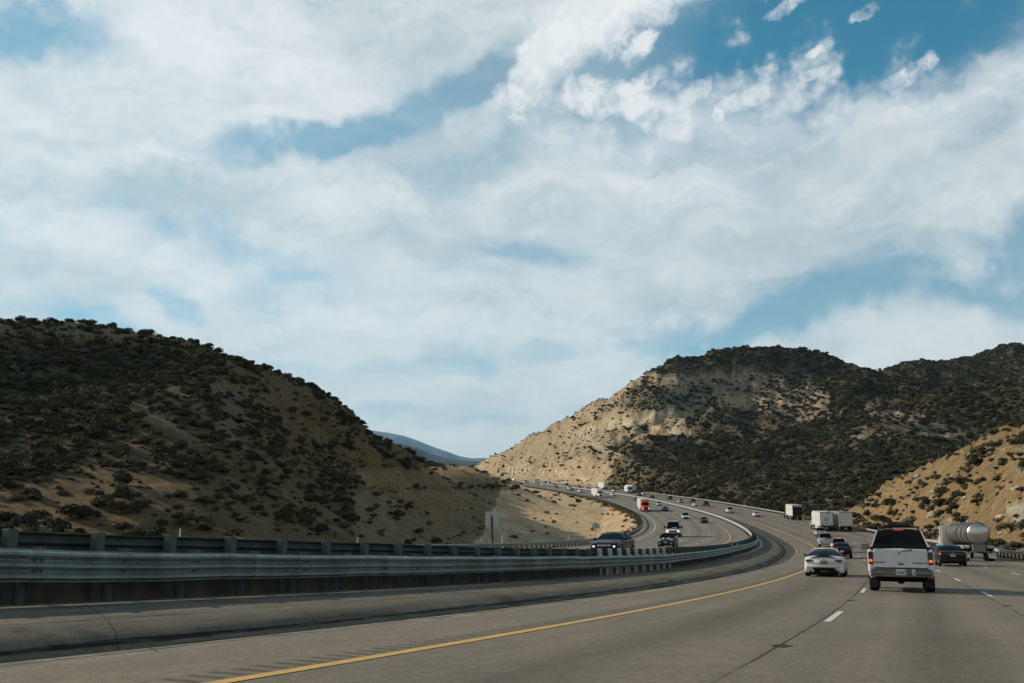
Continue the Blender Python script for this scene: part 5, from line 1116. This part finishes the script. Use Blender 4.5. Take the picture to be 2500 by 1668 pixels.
rd=size[ii,jj]*np.exp(rng.normal(0,.55,n)); lf=left[ii,jj]; ct=cutm[ii,jj]; dd_=dist[ii,jj]
rd=np.clip(rd,.28,np.where(lf,1.8,np.where(ct,1.9,2.5))); kind_=np.where(rng.random(n)<.55,rng.choice([1,3],n),rng.choice([0,2],n)); kind_=np.where(rng.random(n)<np.where(ct,.12,np.where(lf,.10,.06)),4,kind_); kind_=np.where(ct&(rng.random(n)<.12),5,kind_)
print('shrub candidates',n)
# brushy fringe along the top of the sandy embankment
fr=[]
for s in np.arange(205,560,1.1):
    if rng.random()<.6*(1 if 330<s<500 else .3):
        o=O_OG-rng.exponential(1.)-1.3; x,y,_=rp(s,o,0,True); fr.append((float(x),float(y),rng.uniform(.5,1.3)))
fx=np.array([a for a,_,_ in fr]); fy=np.array([b for _,b,_ in fr]); fz,_,_=height(fx,fy)
Pp=np.vstack([Pp,np.stack([fx,fy,fz],1)]); rd=np.concatenate([rd,[c for _,_,c in fr]]); kind_=np.concatenate([kind_,np.full(len(fr),5)]); lf=np.concatenate([lf,np.zeros(len(fr),bool)]); ct=np.concatenate([ct,np.zeros(len(fr),bool)])
app=rd/np.hypot(Pp[:,0],Pp[:,1]); px_,py_=project(Pp[:,0],Pp[:,1],Pp[:,2]+rd*.5)
# the individually built ones are those that show largest: test that the camera sees them past the hills
bv=BVHTree.FromPolygons([tuple(p) for p in Vt[::2,::2].reshape(-1,3)],[(a,a+1,a+1+Vt[::2,::2].shape[1],a+Vt[::2,::2].shape[1]) for r0 in range(Vt[::2,::2].shape[0]-1) for a in range(r0*Vt[::2,::2].shape[1],(r0+1)*Vt[::2,::2].shape[1]-1)])
order=np.argsort(-app); chosen=[]
for k in order:
    if len(chosen)>=300: break
    if not(0<px_[k]<2500 and 700<py_[k]<1350): continue
    t=Vector(Pp[k])+Vector((0,0,rd[k]*.7)); d=t.normalized(); h=bv.ray_cast(Vector((0,0,0)),d,t.length-2.5)
    if h[0] is None: chosen.append(int(k))
zone_lab={'cut':('dark rounded shrub on the golden rocky cut slope beside our right shoulder','shrubs on the rocky cut slope'),
 'cutdry':('pale dry bush on the golden rocky cut slope beside our right shoulder','pale dry bushes on the rocky cut slope'),
 'left':('dark scrub bush on the shaded hillside left of the road','bushes on the shaded left hill'),
 'leftdry':('pale sage bush on the shaded hillside left of the road','pale sage bushes on the shaded left hill'),
 'fill':('rusty dry brush along the top edge of the sandy embankment','dry brush along the embankment edge'),
 'far':('dark bush on the large mountain behind the freeway','bushes on the mountain')}
for k in chosen:
    kd=int(kind_[k]); z='cut' if ct[k] else ('left' if lf[k] else ('fill' if kd==5 else 'far'))
    if kd>=4 and z in('cut','left'): z+='dry'
    o=link('shrub',SH[kd]); o.location=tuple(Pp[k]-np.array([0,0,.08*rd[k]])); o.rotation_euler=(0,0,float(rng.uniform(0,6.28))); o.scale=(float(rd[k]),)*2+(float(rd[k]*rng.uniform(.75,1.25)),)
    tag(o,zone_lab[z][0],'shrub',zone_lab[z][1])
mask=np.ones(len(Pp),bool); mask[chosen]=False
# the rest: point clouds instanced with geometry nodes, one object per kind of plant cover
src=[]
for i,me in enumerate(SH):
    so=bpy.data.objects.new('scrub_source',me); src.append(so)          # kept out of the scene, only instanced
def scatter(name,sel,so,label):
    P_=Pp[sel]; me=bpy.data.meshes.new(name); me.vertices.add(len(P_)); me.vertices.foreach_set('co',(P_-np.array([0,0,.1])).astype(np.float32).ravel())
    a=me.attributes.new('size','FLOAT','POINT'); a.data.foreach_set('value',rd[sel].astype(np.float32)); a=me.attributes.new('turn','FLOAT','POINT'); a.data.foreach_set('value',rng.uniform(0,6.28,len(P_)).astype(np.float32))
    o=link(name,me); o['kind']='stuff'; o['label']=label; o['category']='scrub'
    ng=bpy.data.node_groups.new(name,'GeometryNodeTree'); ng.interface.new_socket('Geometry',in_out='INPUT',socket_type='NodeSocketGeometry'); ng.interface.new_socket('Geometry',in_out='OUTPUT',socket_type='NodeSocketGeometry')
    N=ng.nodes; gi=N.new('NodeGroupInput'); go=N.new('NodeGroupOutput'); ip=N.new('GeometryNodeInstanceOnPoints'); oi=N.new('GeometryNodeObjectInfo'); oi.inputs['Object'].default_value=so; oi.inputs['As Instance'].default_value=True
    na=N.new('GeometryNodeInputNamedAttribute'); na.data_type='FLOAT'; na.inputs['Name'].default_value='size'; nb=N.new('GeometryNodeInputNamedAttribute'); nb.data_type='FLOAT'; nb.inputs['Name'].default_value='turn'
    cx=N.new('ShaderNodeCombineXYZ'); L=ng.links; L.new(nb.outputs['Attribute'],cx.inputs[2]); L.new(gi.outputs[0],ip.inputs['Points']); L.new(oi.outputs['Geometry'],ip.inputs['Instance']); L.new(cx.outputs[0],ip.inputs['Rotation']); L.new(na.outputs['Attribute'],ip.inputs['Scale']); L.new(ip.outputs[0],go.inputs[0])
    md=o.modifiers.new('scatter','NODES'); md.node_group=ng; return o
nm=['olive_scrub','dark_scrub','low_olive_scrub','tall_dark_scrub','sage_scrub','dry_scrub']
for i in range(6):
    sel=np.nonzero(mask&(kind_==i))[0]
    if len(sel): scatter(nm[i],sel,src[i],nm[i].replace('_',' ')+' covering the hillsides')
# lone tree on the pale spur
def tree(x,y,z,H,label):
    r=thing('broadleaf_tree',label,'tree'); r.location=(x,y,z-.3); m=MB(); m.tube([(0,0,0),(.1,0,H*.25),(0,.1,H*.5)],[H*.05,H*.035,H*.015],8)
    for a in range(5): t=a*1.256; m.tube([(0,0,H*(.18+.05*a)),(math.cos(t)*H*.2,math.sin(t)*H*.2,H*(.45+.05*a))],[H*.02,H*.006],6)
    m.obj('trunk',simple('dark_bark',(.06,.045,.03),.9),r); me=shrub_mesh('crown',M_LEAF2,900,21,1.25,.085,9); c=link('crown',me,r); c.scale=(H*.42,H*.42,H*.52); c.location=(0,0,H*.18)
tp=at(1572,1056,735); gz=ground_z(tp[0],tp[1])
best=min(np.arange(560,860,4.),key=lambda Y:abs(project(np.array([at(1572,1056,Y)[0]]),np.array([Y]),np.array([ground_z(at(1572,1056,Y)[0],Y)]))[1][0]-1056))
tree(at(1572,1056,best)[0],float(best),ground_z(at(1572,1056,best)[0],best),30*best/F_PX,'lone round dark tree on the pale grassy spur of the mountain')
# dead flower stalks on the rim of the cut slope
def stalk(px,pytop,pyb,Y,fork=0):
    bY=min(np.arange(max(40,Y-90),Y+90,2.),key=lambda q:abs(project(np.array([at(px,pyb,q)[0]]),np.array([q]),np.array([ground_z(at(px,pyb,q)[0],q)]))[1][0]-pyb))
    x=float(at(px,pyb,bY)[0]); z=ground_z(x,bY); h=(pyb-pytop)*bY/F_PX; r=thing('flower_stalk','tall pale dead flower stalk standing on the golden cut slope or its rim','plant','dead flower stalks on the cut slope'); r.location=(x,float(bY),z)
    m=MB(); m.tube([(0,0,-.5),(.05*h,0,h*.5),(.03*h,.02,h)],[.055,.05,.03],6); m.obj('stem',simple('dead_stalk',(.30,.25,.18),.9),r)
    t=MB()
    for i in range(14):
        a=i*2.4; zz2=h*(.62+.027*i); t.tube([(.04*h,0,zz2),(.04*h+math.cos(a)*.16,math.sin(a)*.16,zz2+.08)],.018,4)
    for i in range(16):
        a=i*.393; t.add([(math.cos(a)*.05,math.sin(a)*.05,0),(math.cos(a+.3)*.12,math.sin(a+.3)*.12,.25),(math.cos(a)*.6,math.sin(a)*.6,.42)],[(0,1,2)])
    t.obj('leaves',simple('dead_stalk_leaf',(.16,.14,.08),.9),r)
for a in ((2291,1108,1124,232),(2216,1157,1176,236),(2155,1183,1200,246),(2178,1184,1193,240),(2417,1057,1080,196),(2424,1060,1082,196),(2341,1085,1094,206),(2497,1075,1096,180),(2236,1190,1215,200),(2242,1195,1212,198),(2152,1222,1240,225)): stalk(*a)
# pale rocks on the cut slope
M_ROCK=ground_mat('pale_rock',(.36,.32,.26),(.46,.42,.36),.8,.9,(.24,.20,.15),.8)
def rock_mesh(sd):
    bm=bmesh.new(); bmesh.ops.create_icosphere(bm,subdivisions=2,radius=1); r=random.Random(sd); ph=[r.uniform(0,6) for _ in range(6)]
    for v_ in bm.verts:
        c=v_.co; f=1+.22*math.sin(c.x*3.1+ph[0])*math.cos(c.y*2.7+ph[1])+.18*math.sin(c.z*4.3+ph[2]+c.x*2); v_.co=Vector((c.x*f,c.y*f*.8,c.z*f*.65))
    me=bpy.data.meshes.new('boulder'); bm.to_mesh(me); bm.free(); me.materials.append(M_ROCK); return me
RM=[rock_mesh(i) for i in range(4)]
sel=(TO>O_RB+4)&(TD<300)&(PX>2050)&(PX<2600)&(PY<1330)&(TY>40); si,sj=np.nonzero(sel); wgt=area[np.clip(si,0,nr-2),np.clip(sj,0,na-2)]*(1+3*(fbm(TX[si,sj]/7,TY[si,sj]/7,3)>.12)); pick=rng.choice(len(si),150,p=wgt/wgt.sum(),replace=False)
for q,k in enumerate(pick):
    o=link('boulder',RM[q%4]); s=float(np.clip(rng.lognormal(-1.15,.45),.14,.9)); o.scale=(s*1.3,s,s); o.location=(float(TX[si[k],sj[k]]),float(TY[si[k],sj[k]]),float(TZ[si[k],sj[k]])+s*.12); o.rotation_euler=(rng.uniform(-.4,.4),rng.uniform(-.4,.4),rng.uniform(0,6)); tag(o,'pale angular rock lying on the golden cut slope','rock','rocks on the cut slope')
# ---------------------------------------------------------------- far mountains seen through the gap
def far_range(name,pts,Y,depth,col,amp):
    xs=np.linspace(pts[0][0],pts[-1][0],160); ys=np.interp(xs,[p[0] for p in pts],[p[1] for p in pts]); rows=14; V=np.zeros((rows,160,3))
    for i,t in enumerate(np.linspace(0,1,rows)):
        pass
        X=(xs-CX)/F_PX*Y/math.cos(PITCH); zt=np.array([at(px,py,Y)[2] for px,py in zip(xs,ys)]); X=np.array([at(px,py,Y)[0] for px,py in zip(xs,ys)])
        V[i,:,0]=X; V[i,:,1]=Y-depth*(1-t); V[i,:,2]=zt*(t**.8)+fbm(X/420,np.full(160,t*6.),4,True)*amp*math.sin(math.pi*t)
    back=V[-1].copy(); back[:,1]+=depth*.6; back[:,2]=-20; V=np.vstack([V.reshape(-1,3),back]); R=rows+1
    I=np.arange(R-1)[:,None]*160+np.arange(159)[None,:]; F=np.stack([I,I+1,I+161,I+160],-1).reshape(-1,4)
    struct(link(name,np_mesh(name,V,F,ground_mat(name,col,tuple(c*1.35 for c in col),.004,.95))))
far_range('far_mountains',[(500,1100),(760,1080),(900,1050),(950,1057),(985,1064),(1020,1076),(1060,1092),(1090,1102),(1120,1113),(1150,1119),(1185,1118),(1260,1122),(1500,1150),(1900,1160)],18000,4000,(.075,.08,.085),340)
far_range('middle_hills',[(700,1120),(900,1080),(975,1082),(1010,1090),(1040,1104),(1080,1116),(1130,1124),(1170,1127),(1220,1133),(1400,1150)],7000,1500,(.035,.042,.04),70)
# thin air haze over the whole valley
if HAZE:
    hm=bpy.data.materials.new('air'); hm.use_nodes=True; nt=hm.node_tree; nt.nodes.clear(); ou=nt.nodes.new('ShaderNodeOutputMaterial'); pv=nt.nodes.new('ShaderNodeVolumePrincipled'); pv.inputs['Color'].default_value=(.36,.68,1.,1); pv.inputs['Density'].default_value=HAZE; pv.inputs['Anisotropy'].default_value=.2; nt.links.new(pv.outputs[0],ou.inputs['Volume'])
    hb=MB(); hb.box(-9500,9500,-3100,19500,-60,3000); ho=hb.obj('haze',hm,None,smooth=0); ho['kind']='stuff'
